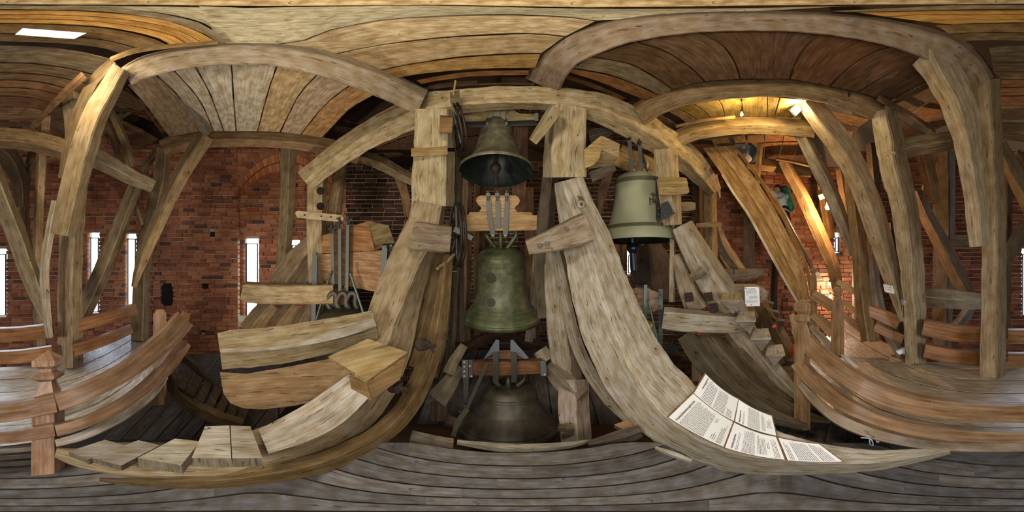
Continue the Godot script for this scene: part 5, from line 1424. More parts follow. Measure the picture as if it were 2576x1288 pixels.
	rail("slanting board left of the near newel post", [[1992, 790, 8.2, 16], [2000, 820, 8.0, 18], [2006, 850, 7.8, 18]], q1)
	rail("upper back rail board between middle newel and narrow knotty post", [[2106, 708, 9.9, 14], [2130, 722, 9.8, 15], [2158, 738, 9.7, 16]], wood("b8945c", "pine", 0.35))
	rail("middle back rail board between middle newel and narrow knotty post", [[2118, 756, 9.8, 14], [2140, 774, 9.7, 15], [2166, 796, 9.6, 16]], wood("b8945c", "pine", 0.35))
	rail("lower back rail board between middle newel and narrow knotty post", [[2118, 790, 9.7, 16], [2140, 808, 9.6, 17], [2168, 830, 9.5, 17]], wood("b0845c", "pine", 0.35))
	rail("upper back rail board between the narrow and the wavy trunk", [[2180, 778, 9.3, 30], [2215, 792, 9.2, 32], [2262, 812, 9.1, 36]], p1)
	rail("lower back rail board between the narrow and the wavy trunk", [[2200, 822, 9.25, 22], [2235, 838, 9.15, 24], [2272, 854, 9.05, 26]], p1)
	rail("upper back rail board between the wavy trunk and the square right post", [[2322, 822, 8.5, 42], [2370, 832, 8.45, 44], [2420, 840, 8.4, 44], [2470, 844, 8.35, 44]], p2)
	rail("lower back rail board between the wavy trunk and the square right post", [[2326, 880, 8.5, 38], [2370, 890, 8.45, 40], [2420, 898, 8.4, 40], [2474, 902, 8.35, 40]], p2)
	rail("upper back rail board at the right edge", [[2536, 846, 8.5, 40], [2570, 846, 8.5, 40], [2610, 845, 8.5, 40]], p2)
	rail("lower back rail board at the right edge", [[2536, 904, 8.5, 38], [2570, 904, 8.5, 38], [2610, 903, 8.5, 38]], p2)
# ---------------------------------------------------------------- bells
func scaled(prof: Array, m: float) -> Array:
	var out := []
	for p in prof: out.append([p[0] * m, -p[1] * m])
	return out


func strap(parent: Node3D, pts: Array, m: Material, called := "strap", k := 4.0) -> void:
	put(called, timber(pts, 0.999, {"k": k, "rough": 0.0, "chamfer": 0.02, "shade": 0.0}), m, parent)


func pbar(parent: Node3D, called: String, pts: Array, px: float, m: Material) -> void:   # a round bar through [x, y, distance] points
	var v := []
	var rows := crom(pts, 8.0) if pts.size() > 2 else pts
	for p in rows: v.append(P(p[0], p[1], p[2]))
	put(called, bar(v, px * pts[0][2] / 1288.0, 8), m, parent)


func bell(called: String, label: String, x: float, y: float, d: float, tilt: float, outer: Array, inner: Array, hex: String, inside: String, ys := 1.0) -> Node3D:
	var t := thing(called, label, "bell", P(x, y, d), "bells of the loft")
	t.remove_meta("group")
	t.rotation.x = deg_to_rad(tilt)
	var m := d / 1288.0
	var o := []
	for p in outer: o.append([p[0], p[1] * ys])
	var n := []
	for p in inner: n.append([p[0], p[1] * ys])
	var body := plain(hex, 0.5, 0.35, "patina", 1.3)
	if hex == "8c8e72": body = plain(hex, 0.62, 0.1)
	put("body", lathe(scaled(o, m), 72, [4, 7]), body, t)
	var into := [o[-1]]
	into += n
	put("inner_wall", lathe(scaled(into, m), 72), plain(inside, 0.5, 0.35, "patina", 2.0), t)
	return t


func ring_of(t: Node3D, r: float, y: float, thick: float, m: float, mat: Material, called := "moulding") -> void:
	var c := TorusMesh.new()
	c.inner_radius = (r - thick) * m
	c.outer_radius = (r + thick) * m
	c.rings = 64
	c.ring_segments = 8
	var o := put(called, c, mat, t)
	o.position.y = -y * m


func round_text(t: Node3D, text: String, r: float, y: float, h: float, step: float, m: float, mat: Material, from: float) -> void:
	var st := SurfaceTool.new()
	st.begin(Mesh.PRIMITIVE_TRIANGLES)
	var font := SystemFont.new()
	font.font_names = PackedStringArray(["Droid Serif"])
	font.font_weight = 700
	for i in text.length():
		if text[i] == " ": continue
		var tm := TextMesh.new()
		tm.font = font
		tm.text = text[i]
		tm.font_size = 32
		tm.pixel_size = h * m / 24.0
		tm.depth = 1.4 * m
		var a := from + i * step / r
		st.append_from(tm, 0, Transform3D(Basis(Vector3.UP, a), Vector3(sin(a) * r * m, -y * m, cos(a) * r * m)))
	put("inscription", st.commit(), mat, t)


func bells() -> void:
	looks()
	# the inscribed bell in the middle
	var outer := [[0, 0], [30, 0], [38, 2], [41, 7], [43, 9], [51, 12], [55.5, 18], [58, 22], [58.4, 24], [58.2, 60], [58.6, 90], [61, 118], [66, 140], [74, 158], [83, 171], [92, 182], [97, 190], [100, 197], [100.5, 202], [98, 207], [94, 210]]
	var inner := [[88, 207], [80, 188], [70, 164], [60, 138], [54, 100], [52, 30], [0, 20]]
	var green := plain("5e6444", 0.5, 0.35, "patina", 1.3)
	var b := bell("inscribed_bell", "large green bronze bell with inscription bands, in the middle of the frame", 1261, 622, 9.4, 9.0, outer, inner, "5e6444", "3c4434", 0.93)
	var m := 9.4 / 1288.0
	for q in [[58.6, 23.5, 0.9], [58.6, 35.5, 0.8], [58.6, 47, 0.9], [75.5, 160, 0.9], [82, 169, 0.9], [90.5, 180, 1.0], [100, 195, 1.2]]: ring_of(b, q[0], q[1] * 0.93, q[2], m, green)
	round_text(b, "EIETRG HEBROTHESERNE", 58.5, 28.0, 7.0, 6.6, m, green, -1.08)
	round_text(b, "DOMKE HERT M CCCXLO", 58.5, 39.0, 7.0, 6.6, m, green, -1.08)
	for q in [[-24, 73, 13.5, 0.4], [-24, 137, 11, 0.45]]:
		var s := SphereMesh.new()
		s.radius = q[2] * m
		s.height = q[2] * m * 2.0
		var o := put("dark_patch", s, plain("2e3022", 0.7, 0.2), b)
		var rr: float = 58.3 if q[1] < 100 else 66.5
		var an: float = -asin(24.0 / rr)
		o.position = Vector3(sin(an) * rr * m, -q[1] * 0.93 * m, cos(an) * rr * m)
		o.basis = Basis(Vector3.UP, an) * Basis(Vector3.RIGHT, 0.0 if q[1] < 100 else -0.25) * Basis.from_scale(Vector3(1, 1, 0.06))
	for s in [-1, 1]:
		put("crown_loop", lbar(arc3([[14 * s, 2, 6], [26 * s, -14, 8], [38 * s, -34, 4], [30 * s, -42, 0], [16 * s, -40, 0]], m), 5.5 * m, 10), green, b)
	put("crown_loop", lbar(arc3([[-1, 0, 14], [-1, -22, 16], [-1, -38, 10], [-1, -42, 0]], m), 6.0 * m, 10), green, b)
	var yoke := thing("bell_yoke", "orange brown wooden yoke with a scrolled top carrying the inscribed bell", "yoke")
	put("beam", plate([[1168, 541], [1178, 541], [1181, 534], [1336, 534], [1340, 541], [1352, 541], [1351, 579], [1167, 582]], 9.15, 0.36), wood("b08a50", "pine", 0.5), yoke)
	put("scroll_block", plate([[1204, 533], [1210, 526], [1209, 521], [1203, 515], [1198, 507], [1198, 499], [1203, 494], [1208, 492], [1298, 492], [1306, 498], [1308, 506], [1304, 514], [1297, 519], [1295, 525], [1301, 533]], 9.16, 0.3), wood("b89058", "pine", 0.5), yoke)
	for q in [[[1229, 500], [1232, 540], [1240, 590]], [[1252, 502], [1253, 540], [1254, 572]], [[1276, 500], [1274, 540], [1271, 590]]]:
		strap(yoke, [[q[0][0], q[0][1], 9.12, 12], [q[1][0], q[1][1], 9.1, 12], [q[2][0], q[2][1], 9.1, 13]], steel)
		var nut := BoxMesh.new()
		nut.size = Vector3(0.075, 0.05, 0.06)
		var n := put("nut", nut, steel, yoke)
		n.position = P(q[0][0] - 1, 490, 9.1)
		pbar(yoke, "threaded_end", [[q[0][0] - 1, 504, 9.1], [q[0][0] - 1, 480, 9.1]], 3.2, steel)
	for x in [1240, 1271]: bolt(yoke, x, 592, 9.02, 4.5, plain("6c6a5c", 0.55, 0.4), "bolt")
	strap(yoke, [[1358, 530, 9.1, 14], [1358, 582, 9.1, 16]], iron, "end_plate", 3.0)
	strap(yoke, [[1345, 584, 8.9, 12], [1366, 588, 8.9, 14]], iron, "bearing", 1.5)
	# the upper bell, its mouth towards us
	outer = [[0, 0], [30, 0], [36, 3], [38, 8], [39, 12], [40, 20], [42, 34], [46, 54], [52, 75], [60, 95], [71, 111], [82, 121], [89, 127], [91, 131], [90, 134]]
	inner = [[86, 133], [79, 126], [67, 112], [55, 92], [45, 70], [38, 45], [33, 20], [0, 14]]
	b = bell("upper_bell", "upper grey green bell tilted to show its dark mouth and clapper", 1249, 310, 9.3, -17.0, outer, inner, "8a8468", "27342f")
	m = 9.3 / 1288.0
	var grey := plain("8a8468", 0.5, 0.35, "patina", 1.3)
	for q in [[38.5, 11, 0.7], [39.5, 17, 0.7], [89.5, 128, 1.4]]: ring_of(b, q[0], q[1], q[2], m, grey)
	put("clapper_rod", lbar([Vector3(0, -20 * m, 0), Vector3(0, -110 * m, 3 * m), Vector3(0, -176 * m, 8 * m)], 5.0 * m, 10), plain("3a2c24", 0.7, 0.4, "speckle", 3.0), b)
	put("clapper_ball", lathe([[0.0, 14 * m], [8 * m, 12 * m], [13 * m, 4 * m], [14 * m, -3 * m], [9 * m, -12 * m], [0.0, -14 * m]], 24), plain("40302a", 0.7, 0.4, "speckle", 3.0), b).position = Vector3(-1 * m, -126 * m, 4 * m)
	yoke = thing("bell_yoke", "pale wooden yoke with a raised middle over the upper bell", "yoke")
	put("beam", plate([[1164, 292], [1186, 286], [1348, 286], [1348, 303], [1164, 306]], 9.1, 0.4), wood("b4a070", "plank"), yoke)
	put("raised_block", plate([[1184, 287], [1200, 281], [1212, 271], [1220, 268], [1282, 268], [1290, 276], [1302, 283], [1314, 287]], 9.11, 0.36), wood("b8a474", "plank"), yoke)
	put("yoke_shade", block([[1166, 307, 9.05], [1350, 302, 9.05], [1350, 316, 9.05], [1166, 321, 9.05]], [[1166, 304, 9.4], [1350, 300, 9.4], [1350, 312, 9.4], [1166, 316, 9.4]]), iron, yoke)  # dark strip put in for the shadow under the yoke
	for q in [[1231, 1236], [1250, 1250], [1269, 1264]]:
		strap(yoke, [[q[0], 270, 9.05, 11], [q[1], 308, 9.05, 11]], plain("8a8878", 0.5, 0.6), "strap")
		bolt(yoke, q[0], 267, 9.0, 4.5, rust, "nut")
	for x in [1226, 1274]: bolt(yoke, x, 311, 9.0, 4.0, plain("6c6a5c", 0.55, 0.4), "bolt")
	strap(yoke, [[1350, 284, 9.0, 9], [1350, 304, 9.0, 9]], plain("8a8878", 0.5, 0.6), "end_plate")
	# pale green bell at the right
	outer = [[0, 0], [24, 0], [40, 4], [49, 10], [54, 19], [56, 24], [56.5, 36], [58, 60], [61, 84], [66, 106], [72, 126], [79, 142], [84, 152], [86.5, 160], [87, 168], [86, 172]]
	inner = [[82, 173], [74, 155], [66, 132], [58, 100], [52, 50], [0, 14]]
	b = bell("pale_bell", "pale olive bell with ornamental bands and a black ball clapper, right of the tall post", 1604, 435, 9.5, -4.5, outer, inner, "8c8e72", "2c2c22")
	m = 9.5 / 1288.0
	var olive := plain("7e7e62", 0.55, 0.3, "speckle", 6.0)
	for q in [[55.6, 20, 0.8], [56.6, 30, 0.8], [78, 136, 0.8], [82, 144, 0.8]]: ring_of(b, q[0], q[1], q[2], m, olive)
	put("ornament_band", lathe([[55.9 * m, -21 * m], [57.3 * m, -29 * m]], 72), plain("66664a", 0.7, 0.2, "speckle", 8.0), b)
	put("ornament_band", lathe([[78.4 * m, -137 * m], [82.5 * m, -143.5 * m]], 72), plain("66664a", 0.7, 0.2, "speckle", 8.0), b)
	var st := SurfaceTool.new()
	st.begin(Mesh.PRIMITIVE_TRIANGLES)
	for q in [[36, 62, 36, 90], [30, 66, 44, 68], [27, 74, 28, 92], [30, 78, 34, 80], [27, 84, 31, 84], [40, 76, 43, 92], [38, 84, 42, 82], [26, 92, 32, 90]]:
		var v := []
		for k in 2:
			var xx: float = q[k * 2] - 15.0
			var rr := 62.0
			v.append(Vector3(xx * m, -q[k * 2 + 1] * m, sqrt(rr * rr - xx * xx) * m))
		tube_into(st, v, 1.3 * m, 6)
	put("relief_mark", st.commit(), plain("3c3a28", 0.7, 0.2), b)
	put("clapper_rod", lbar([Vector3(-16 * m, -60 * m, 0), Vector3(-17 * m, -180 * m, 0), Vector3(-15 * m, -246 * m, 0)], 8.0 * m, 12), plain("16202a", 0.35, 0.3), b)
	put("clapper_ball", lathe([[0.0, 15 * m], [9 * m, 12.5 * m], [14.5 * m, 4 * m], [14.5 * m, -4 * m], [9 * m, -12.5 * m], [0.0, -15 * m]], 28), plain("16202a", 0.3, 0.3), b).position = Vector3(-16 * m, -190 * m, 0)
	for s in [-1, 1]:
		put("crown_loop", lbar(arc3([[10 * s, 0, 8], [20 * s, -12, 8], [22 * s, -26, 4], [14 * s, -34, 0]], m), 5 * m, 10), plain("9c9a78", 0.5, 0.35), b)
	yoke = thing("bell_yoke", "orange stained yoke running back over the pale olive bell", "yoke")
	put("beam", timber([[1556, 386, 9.45, 66, .15], [1590, 402, 9.5, 64, .12], [1630, 418, 9.55, 54, .12], [1650, 432, 9.6, 40, .12]], .15, {"rough": 0.01}), wood("b08850", "pine", 0.5), yoke)
	for q in [[[1583, 350], [1589, 432]], [[1609, 362], [1612, 424]]]:
		strap(yoke, [[q[0][0], q[0][1], 9.2, 10], [q[1][0], q[1][1], 9.2, 10]], steel, "strap", 2.0)
		pbar(yoke, "threaded_end", [[q[0][0], q[0][1] + 2, 9.2], [q[0][0] - 1, q[0][1] - 13, 9.2]], 2.4, iron)
		bolt(yoke, q[0][0], q[0][1] - 4, 9.15, 5.0, iron, "nut")
	pbar(yoke, "diagonal_rod", [[1617, 386, 9.2], [1632, 450, 9.2]], 2.6, iron)
	var ir := thing("iron_bracket", "long upright iron bar bolted beside the pale olive bell", "bracket")
	strap(ir, [[1654, 415, 8.9, 10], [1655, 560, 8.9, 10]], iron, "bar", 1.2)
	strap(ir, [[1648, 449, 8.85, 6], [1682, 436, 8.85, 7]], iron, "arm", 1.0)
	for y in [418, 447, 524, 540]: bolt(ir, 1656, y, 8.86, 2.6, steel, "bolt")
	var pl := thing("black_plate", "black steel plate with bolts beside the pale olive bell", "plate")
	put("plate", plate([[1662, 513], [1680, 505], [1698, 537], [1662, 557]], 8.6, 0.06), plain("17171a", 0.5, 0.3), pl)
	for q in [[1678, 510], [1691, 532], [1673, 543]]: bolt(pl, q[0], q[1], 8.58, 2.2, steel, "bolt")
	# lowest bell
	outer = [[0, 0], [46, 1], [60, 5], [68, 12], [72, 22], [74, 34], [78, 48], [86, 62], [98, 76], [111, 88], [121, 99], [127, 109], [128, 115], [125, 120]]
	inner = [[120, 121], [106, 100], [90, 80], [76, 60], [70, 30], [0, 12]]
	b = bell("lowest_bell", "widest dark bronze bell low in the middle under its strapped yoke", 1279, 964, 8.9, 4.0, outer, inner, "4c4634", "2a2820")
	m = 8.9 / 1288.0
	var dk := plain("4c4634", 0.5, 0.35, "patina", 1.3)
	for q in [[72.5, 24, 0.9], [73.8, 30, 0.7], [121, 98, 1.0], [126.5, 108, 1.2]]: ring_of(b, q[0], q[1], q[2], m, dk)
	for s in [-1, 1]:
		put("crown_loop", lbar(arc3([[22 * s, 0, 20], [36 * s, -14, 22], [40 * s, -26, 14], [26 * s, -34, 4]], m), 6.5 * m, 10), dk, b)
	put("crown_loop", lbar(arc3([[0, 2, 30], [0, -16, 34], [0, -32, 22]], m), 7 * m, 10), dk, b)
	yoke = thing("bell_yoke", "reddish brown bolted yoke over the lowest dark bell", "yoke")
	put("beam", timber([[1164, 925, 8.45, 40, .2], [1262, 924, 8.45, 42, .2], [1364, 920, 8.5, 40, .2]], .2, {"rough": 0.0, "chamfer": 0.03}), wood("805834", "pine", 0.5), yoke)
	put("upper_block", plate([[1218, 904], [1236, 896], [1250, 882], [1300, 880], [1316, 896], [1330, 903]], 8.6, 0.3), wood("704c30", "pine", 0.5), yoke)
	for s in [[1248, 1216, 1256], [1290, 1330, 1284]]:
		put("side_bracket", plate([[s[0], 854], [s[2], 856], [s[2], 884], [s[0], 886], [s[1], 904], [s[1] + (8 if s[1] < 1270 else -8), 892]] if s[1] < 1270 else [[s[0], 854], [s[2], 856], [s[2], 884], [s[0], 886], [s[1] - 8, 904], [s[1], 900]], 8.5, 0.08), plain("4c5458", 0.5, 0.4), yoke)
	for x in [1247, 1293]: strap(yoke, [[x, 886, 8.4, 15], [x, 910, 8.38, 15], [x, 962, 8.38, 14]], iron)
	strap(yoke, [[1170, 905, 8.4, 16], [1170, 952, 8.4, 16]], plain("4c5054", 0.45, 0.5), "end_plate")
	strap(yoke, [[1184, 905, 8.39, 10], [1184, 950, 8.39, 10]], plain("404448", 0.45, 0.5), "end_plate")
	strap(yoke, [[1366, 908, 8.4, 14], [1368, 946, 8.4, 16]], plain("4c5054", 0.45, 0.5), "end_plate")
	for q in [[1168, 911], [1168, 922], [1168, 934], [1168, 946], [1182, 921], [1186, 946], [1370, 942]]: bolt(yoke, q[0], q[1], 8.34, 2.6, plain("b0a88c", 0.4, 0.6), "bolt")
	var lever := thing("bell_lever", "black iron striking lever left of the lowest dark bell", "lever")
	strap(lever, [[1172, 952, 8.35, 14], [1172, 1000, 8.3, 13], [1174, 1032, 8.3, 13]], iron, "arm", 1.5)
	strap(lever, [[1226, 912, 8.3, 8], [1200, 970, 8.25, 9], [1172, 1034, 8.2, 10]], iron, "diagonal_arm", 1.5)
	strap(lever, [[1176, 1028, 8.2, 14], [1152, 1062, 8.0, 14], [1140, 1098, 7.8, 12]], plain("48442e", 0.6, 0.3), "lower_arm", 1.5)
	for q in [[1168, 1021], [1156, 1035], [1150, 1058]]: bolt(lever, q[0], q[1], 8.1, 2.4, steel, "bolt")
	# the bell at the left, only its crown in sight
	b = bell("hidden_bell", "dark bell at the left whose crown shows above the cracked beam end", 868, 772, 11.0, 8.0, [[0, 0], [30, 1], [52, 7], [62, 15], [66, 24], [68, 34], [70, 80], [78, 120]], [[74, 118], [64, 60], [0, 20]], "4a4636", "2a2820")
	m = 11.0 / 1288.0
	for q in [[-24, 0], [0, 6], [24, 0]]:
		put("crown_loop", lbar(arc3([[q[0] - 9, 4, 10], [q[0] - 16, -16, 12], [q[0] - 4, -38, 14], [q[0] + 8, -34, 14], [q[0] + 6, -14, 12], [q[0] + 10, 2, 10]], m), 6.5 * m, 10), plain("3c3a30", 0.55, 0.35), b)
	yoke = thing("bell_yoke", "big boxy wooden yoke with three long iron straps over the left bell", "yoke")
	put("lower_block", block([[806, 640, 11.2], [964, 630, 11.0], [964, 738, 11.0], [806, 706, 11.2]], [[806, 640, 11.9], [976, 634, 11.6], [976, 726, 11.6], [806, 706, 11.9]]), wood("a88058", "plank"), yoke)
	put("upper_block", block([[806, 638, 11.22], [812, 592, 11.22], [926, 556, 11.05], [942, 630, 11.0]], [[806, 638, 11.9], [812, 592, 11.9], [976, 568, 11.5], [992, 612, 11.5]]), wood("a07040", "plank"), yoke)
	put("end_bevel", block([[926, 556, 11.04], [978, 567, 11.3], [993, 612, 11.3], [943, 612, 11.02]], [[926, 560, 11.3], [976, 570, 11.5], [990, 614, 11.5], [943, 630, 11.3]]), wood("9c8a5c", "plank"), yoke)
	for q in [[[834, 574], [838, 722]], [[854, 562], [855, 740]], [[875, 552], [872, 746]]]:
		strap(yoke, [[q[0][0], q[0][1], 10.9, 8], [q[1][0], q[1][1], 10.9, 8]], steel, "strap", 1.5)
		pbar(yoke, "threaded_end", [[q[0][0], q[0][1] + 14, 10.9], [q[0][0], q[0][1] - 16, 10.9]], 2.8, rust)
		strap(yoke, [[q[0][0] - 9, q[0][1] + 2, 10.88, 5], [q[0][0] + 11, q[0][1] - 1, 10.88, 5]], iron, "washer_plate", 0.6)
		bolt(yoke, q[0][0], q[0][1] - 4, 10.85, 4.0, iron, "nut")
	strap(yoke, [[792, 636, 10.85, 12], [791, 700, 10.85, 12], [788, 808, 10.8, 11]], steel, "side_bar", 2.0)
	strap(yoke, [[968, 618, 10.9, 14], [966, 660, 10.9, 14], [962, 712, 10.9, 13]], steel, "side_bar", 2.0)
	strap(yoke, [[984, 616, 11.2, 9], [982, 680, 11.2, 9]], steel, "side_bar", 2.0)
	pbar(yoke, "tie_rod", [[832, 686, 10.85], [792, 812, 10.8]], 2.8, steel)
	pbar(yoke, "tie_rod", [[882, 690, 10.85], [914, 788, 10.8]], 3.0, plain("5c7064", 0.5, 0.5))
	for q in [[832, 684], [882, 690], [794, 638], [970, 620], [984, 618]]: bolt(yoke, q[0], q[1], 10.8, 3.0, steel, "bolt")
	# the yoke low at the right and the green bell below it
	b = bell("small_green_bell", "pale green bell almost hidden behind the whitened leg at the right", 1612, 806, 9.9, 6.0, [[0, 0], [20, 1], [30, 6], [34, 16], [36, 40], [44, 70], [52, 84]], [[48, 84], [34, 50], [0, 14]], "9cb08c", "50604c")
	yoke = thing("bell_yoke", "rough pinkish yoke with green iron straps low at the right", "yoke")
	put("beam", plate([[1590, 726], [1620, 718], [1640, 730], [1662, 738], [1662, 776], [1636, 788], [1592, 780]], 9.3, 0.4), wood("b09480", "hewn"), yoke)
	put("beam_face", plate([[1586, 730], [1604, 722], [1606, 790], [1600, 800]], 9.24, 0.1), wood("a07c50", "plank"), yoke)
	put("iron_top", block([[1588, 716, 9.2], [1636, 722, 9.2], [1636, 726, 9.2], [1588, 720, 9.2]], [[1588, 714, 9.4], [1636, 720, 9.4], [1636, 724, 9.4], [1588, 718, 9.4]]), rust, yoke)
	strap(yoke, [[1624, 716, 9.15, 9], [1624, 806, 9.15, 9]], plain("5c6c64", 0.5, 0.4), "strap", 1.5)
	strap(yoke, [[1662, 728, 9.15, 11], [1662, 850, 9.1, 11], [1660, 905, 9.1, 10]], plain("4c5c54", 0.5, 0.4), "side_bar", 2.0)
	pbar(yoke, "tie_rod", [[1632, 756, 9.1], [1650, 840, 9.0], [1656, 870, 9.0]], 3.0, plain("5c7468", 0.5, 0.4))
	for q in [[1662, 734], [1662, 742], [1662, 770], [1662, 780], [1632, 756]]: bolt(yoke, q[0], q[1], 9.08, 2.2, steel, "bolt")
	var bp := thing("black_plate", "black bolted steel plate low behind the whitened leg", "plate")
	put("plate", plate([[1670, 868], [1690, 858], [1710, 888], [1672, 892]], 8.8, 0.05), plain("1c1e18", 0.5, 0.3), bp)
	for q in [[1688, 864], [1704, 884], [1676, 886]]: bolt(bp, q[0], q[1], 8.78, 1.8, steel, "bolt")
	wheels()


func arc3(pts: Array, m: float) -> Array:     # smooth line through local [x, y down, z] points given in view units
	var out := []
	for r in crom(pts, 4.0): out.append(Vector3(r[0] * m, -r[1] * m, r[2] * m))
	return out


func wheels() -> void:
	var wm := plain("3a3228", 0.6, 0.3, "speckle", 3.0)
	for q in [[1150, 592, 8.75, 24.0, 82.0, 0.0, "tall bell wheel seen nearly edge on, left of the inscribed bell"], [1151, 320, 8.6, 17.0, 62.0, 0.24, "chain wheel seen nearly edge on, left of the upper bell"]]:
		var t := thing("bell_pulley", q[6], "wheel", P(q[0], q[1], q[2]))
		var m: float = q[2] / 1288.0
		var c: float = q[3] / q[4]
		var s := sqrt(1.0 - c * c)
		for k in 2:
			var ring := []
			for i in 49:
				var a := TAU * i / 48.0
				var rr: float = (q[4] - 3.0) * m
				var v := Vector3(cos(a) * rr * c + (k * 2 - 1) * 5.0 * m * s, sin(a) * rr, cos(a) * rr * s - (k * 2 - 1) * 5.0 * m * c)
				ring.append(v.rotated(Vector3(0, 0, 1), q[5]))
			put("rim", lbar(ring, 3.6 * m, 8), wm, t)
		for i in 6:
			var a := TAU * i / 6.0 + PI / 6
			var rr: float = (q[4] - 4.0) * m
			var v := Vector3(cos(a) * rr * c, sin(a) * rr, cos(a) * rr * s).rotated(Vector3(0, 0, 1), q[5])
			put("spoke", lbar([v * 0.06, v], 2.6 * m, 6), wm if i % 3 else steel, t)
		put("hub", lathe([[0.0, 6 * m], [8 * m, 6 * m], [8 * m, -6 * m], [0.0, -6 * m]], 16), iron, t)
		var rod := put("guide_bar", lbar([Vector3(-2 * m, q[4] * m * 0.95, 0.03), Vector3(-1 * m, -q[4] * m * 0.7, 0.03)], 3.4 * m, 8), steel, t)
		rod.rotation.z = q[5]
	var br := thing("iron_bracket", "slanting iron bracket across the tall bell wheel", "bracket")
	strap(br, [[1142, 576, 8.4, 14], [1166, 588, 8.4, 14], [1188, 600, 8.4, 12]], plain("50524c", 0.5, 0.5), "arm", 1.0)
	strap(br, [[1170, 610, 8.6, 3], [1166, 660, 8.6, 3]], iron, "rod", 1.0)
	var rope := put("bell_rope", bar([P(1146, 203, 8.0), P(1142, 230, 7.95), P(1138, 264, 8.2)], 0.016, 8), plain("8a7448", 0.9))
	tag(rope, "short rope from the ceiling slot to the chain wheel", "rope")
	var blk := put("stained_block", block([[1131, 232, 8.0], [1156, 226, 8.0], [1157, 256, 8.0], [1133, 260, 8.0]], [[1131, 232, 8.1], [1156, 226, 8.1], [1157, 256, 8.1], [1133, 260, 8.1]]), wood("6c5c3c", "hewn"))
	tag(blk, "small stained block let into the great arch above the chain wheel", "block")
	var up := put("iron_hook", bar([P(1143, 640, 8.6), P(1120, 662, 8.5), P(1106, 670, 8.45), P(1100, 676, 8.4)], 0.03, 8), plain("8a7c5c", 0.8, 0.2))
	tag(up, "bent hook beside the foot of the tall bell wheel", "hook")
# ---------------------------------------------------------------- notices and small things
func page(corners: Array, u: float, v: float, lift := 0.0) -> Vector3:     # corners: top left, top right, bottom left, bottom right as [x, y, distance]
	var r := []
	for k in 3: r.append(lerpf(lerpf(corners[0][k], corners[1][k], u), lerpf(corners[2][k], corners[3][k], u), v))
	if corners.size() > 4: r[1] += corners[4] * v * (1.0 - v) * 4.0
	return P(r[0], r[1], r[2] - lift)


func sheet(parent: Node3D, corners: Array, m: Material, th: float, grow := 0.0, called := "sheet") -> void:
	var rings := []
	for i in 13:
		var v := lerpf(-grow, 1.0 + grow, i / 12.0)
		rings.append([page(corners, -grow, v, -th), page(corners, -grow, v), page(corners, 1.0 + grow, v), page(corners, 1.0 + grow, v, -th)])
	var st := SurfaceTool.new()
	st.begin(Mesh.PRIMITIVE_TRIANGLES)
	skin(st, rings, 0.5, 1.0, 0.0)
	put(called, done(st), m, parent)


func print_lines(parent: Node3D, corners: Array, head: String, head_at: Array, blocks: Array, sd: int, ink: Material) -> void:
	var r := RandomNumberGenerator.new()
	r.seed = sd
	var st := SurfaceTool.new()
	st.begin(Mesh.PRIMITIVE_TRIANGLES)
	for b in blocks:      # [u0, u1, v0, v1, lines, ragged]
		for i in b[4]:
			var v: float = lerpf(b[2], b[3], (i + 0.2) / b[4])
			var h: float = (b[3] - b[2]) / b[4] * 0.36
			var end: float = b[1] - (r.randf() * b[5] * (b[1] - b[0]))
			var u: float = b[0]
			while u < end - 0.015:
				var w: float = minf(r.randf_range(0.03, 0.11), end - u)
				var hh: float = h * r.randf_range(0.8, 1.0)
				quad(st, [page(corners, u, v, 0.004), page(corners, u + w, v, 0.004), page(corners, u + w, v + hh, 0.004), page(corners, u, v + hh, 0.004)], [Vector2.ZERO, Vector2.ZERO, Vector2.ZERO, Vector2.ZERO], [Color.WHITE, Color.WHITE, Color.WHITE, Color.WHITE], Vector3(0, 0.4, 1), -1)
				u += w + 0.018
	put("print", done(st), ink, parent).set_meta("kind", "stuff")
	if head:
		var tm := TextMesh.new()
		var font := SystemFont.new()
		font.font_names = PackedStringArray(["Droid Sans"])
		font.font_weight = 700
		tm.font = font
		tm.text = head
		tm.font_size = 32
		tm.pixel_size = 0.01
		tm.depth = 0.01
		tm.horizontal_alignment = HORIZONTAL_ALIGNMENT_LEFT
		var a := tm.get_mesh_arrays()
		var vs: PackedVector3Array = a[Mesh.ARRAY_VERTEX]
		var lo := INF
		var hi := -INF
		for p in vs:
			lo = minf(lo, p.x)
			hi = maxf(hi, p.x)
		var idx: PackedInt32Array = a[Mesh.ARRAY_INDEX]
		var st2 := SurfaceTool.new()
		st2.begin(Mesh.PRIMITIVE_TRIANGLES)
		var k: float = (head_at[1] - head_at[0]) / (hi - lo)
		for i in idx:
			var p := vs[i]
			st2.set_smooth_group(-1)
			st2.add_vertex(page(corners, head_at[0] + (p.x - lo) * k, head_at[2] - p.y * k * head_at[3], 0.005 + (0.004 if p.z > 0 else 0.0)))
		put("heading", done(st2), ink, parent)


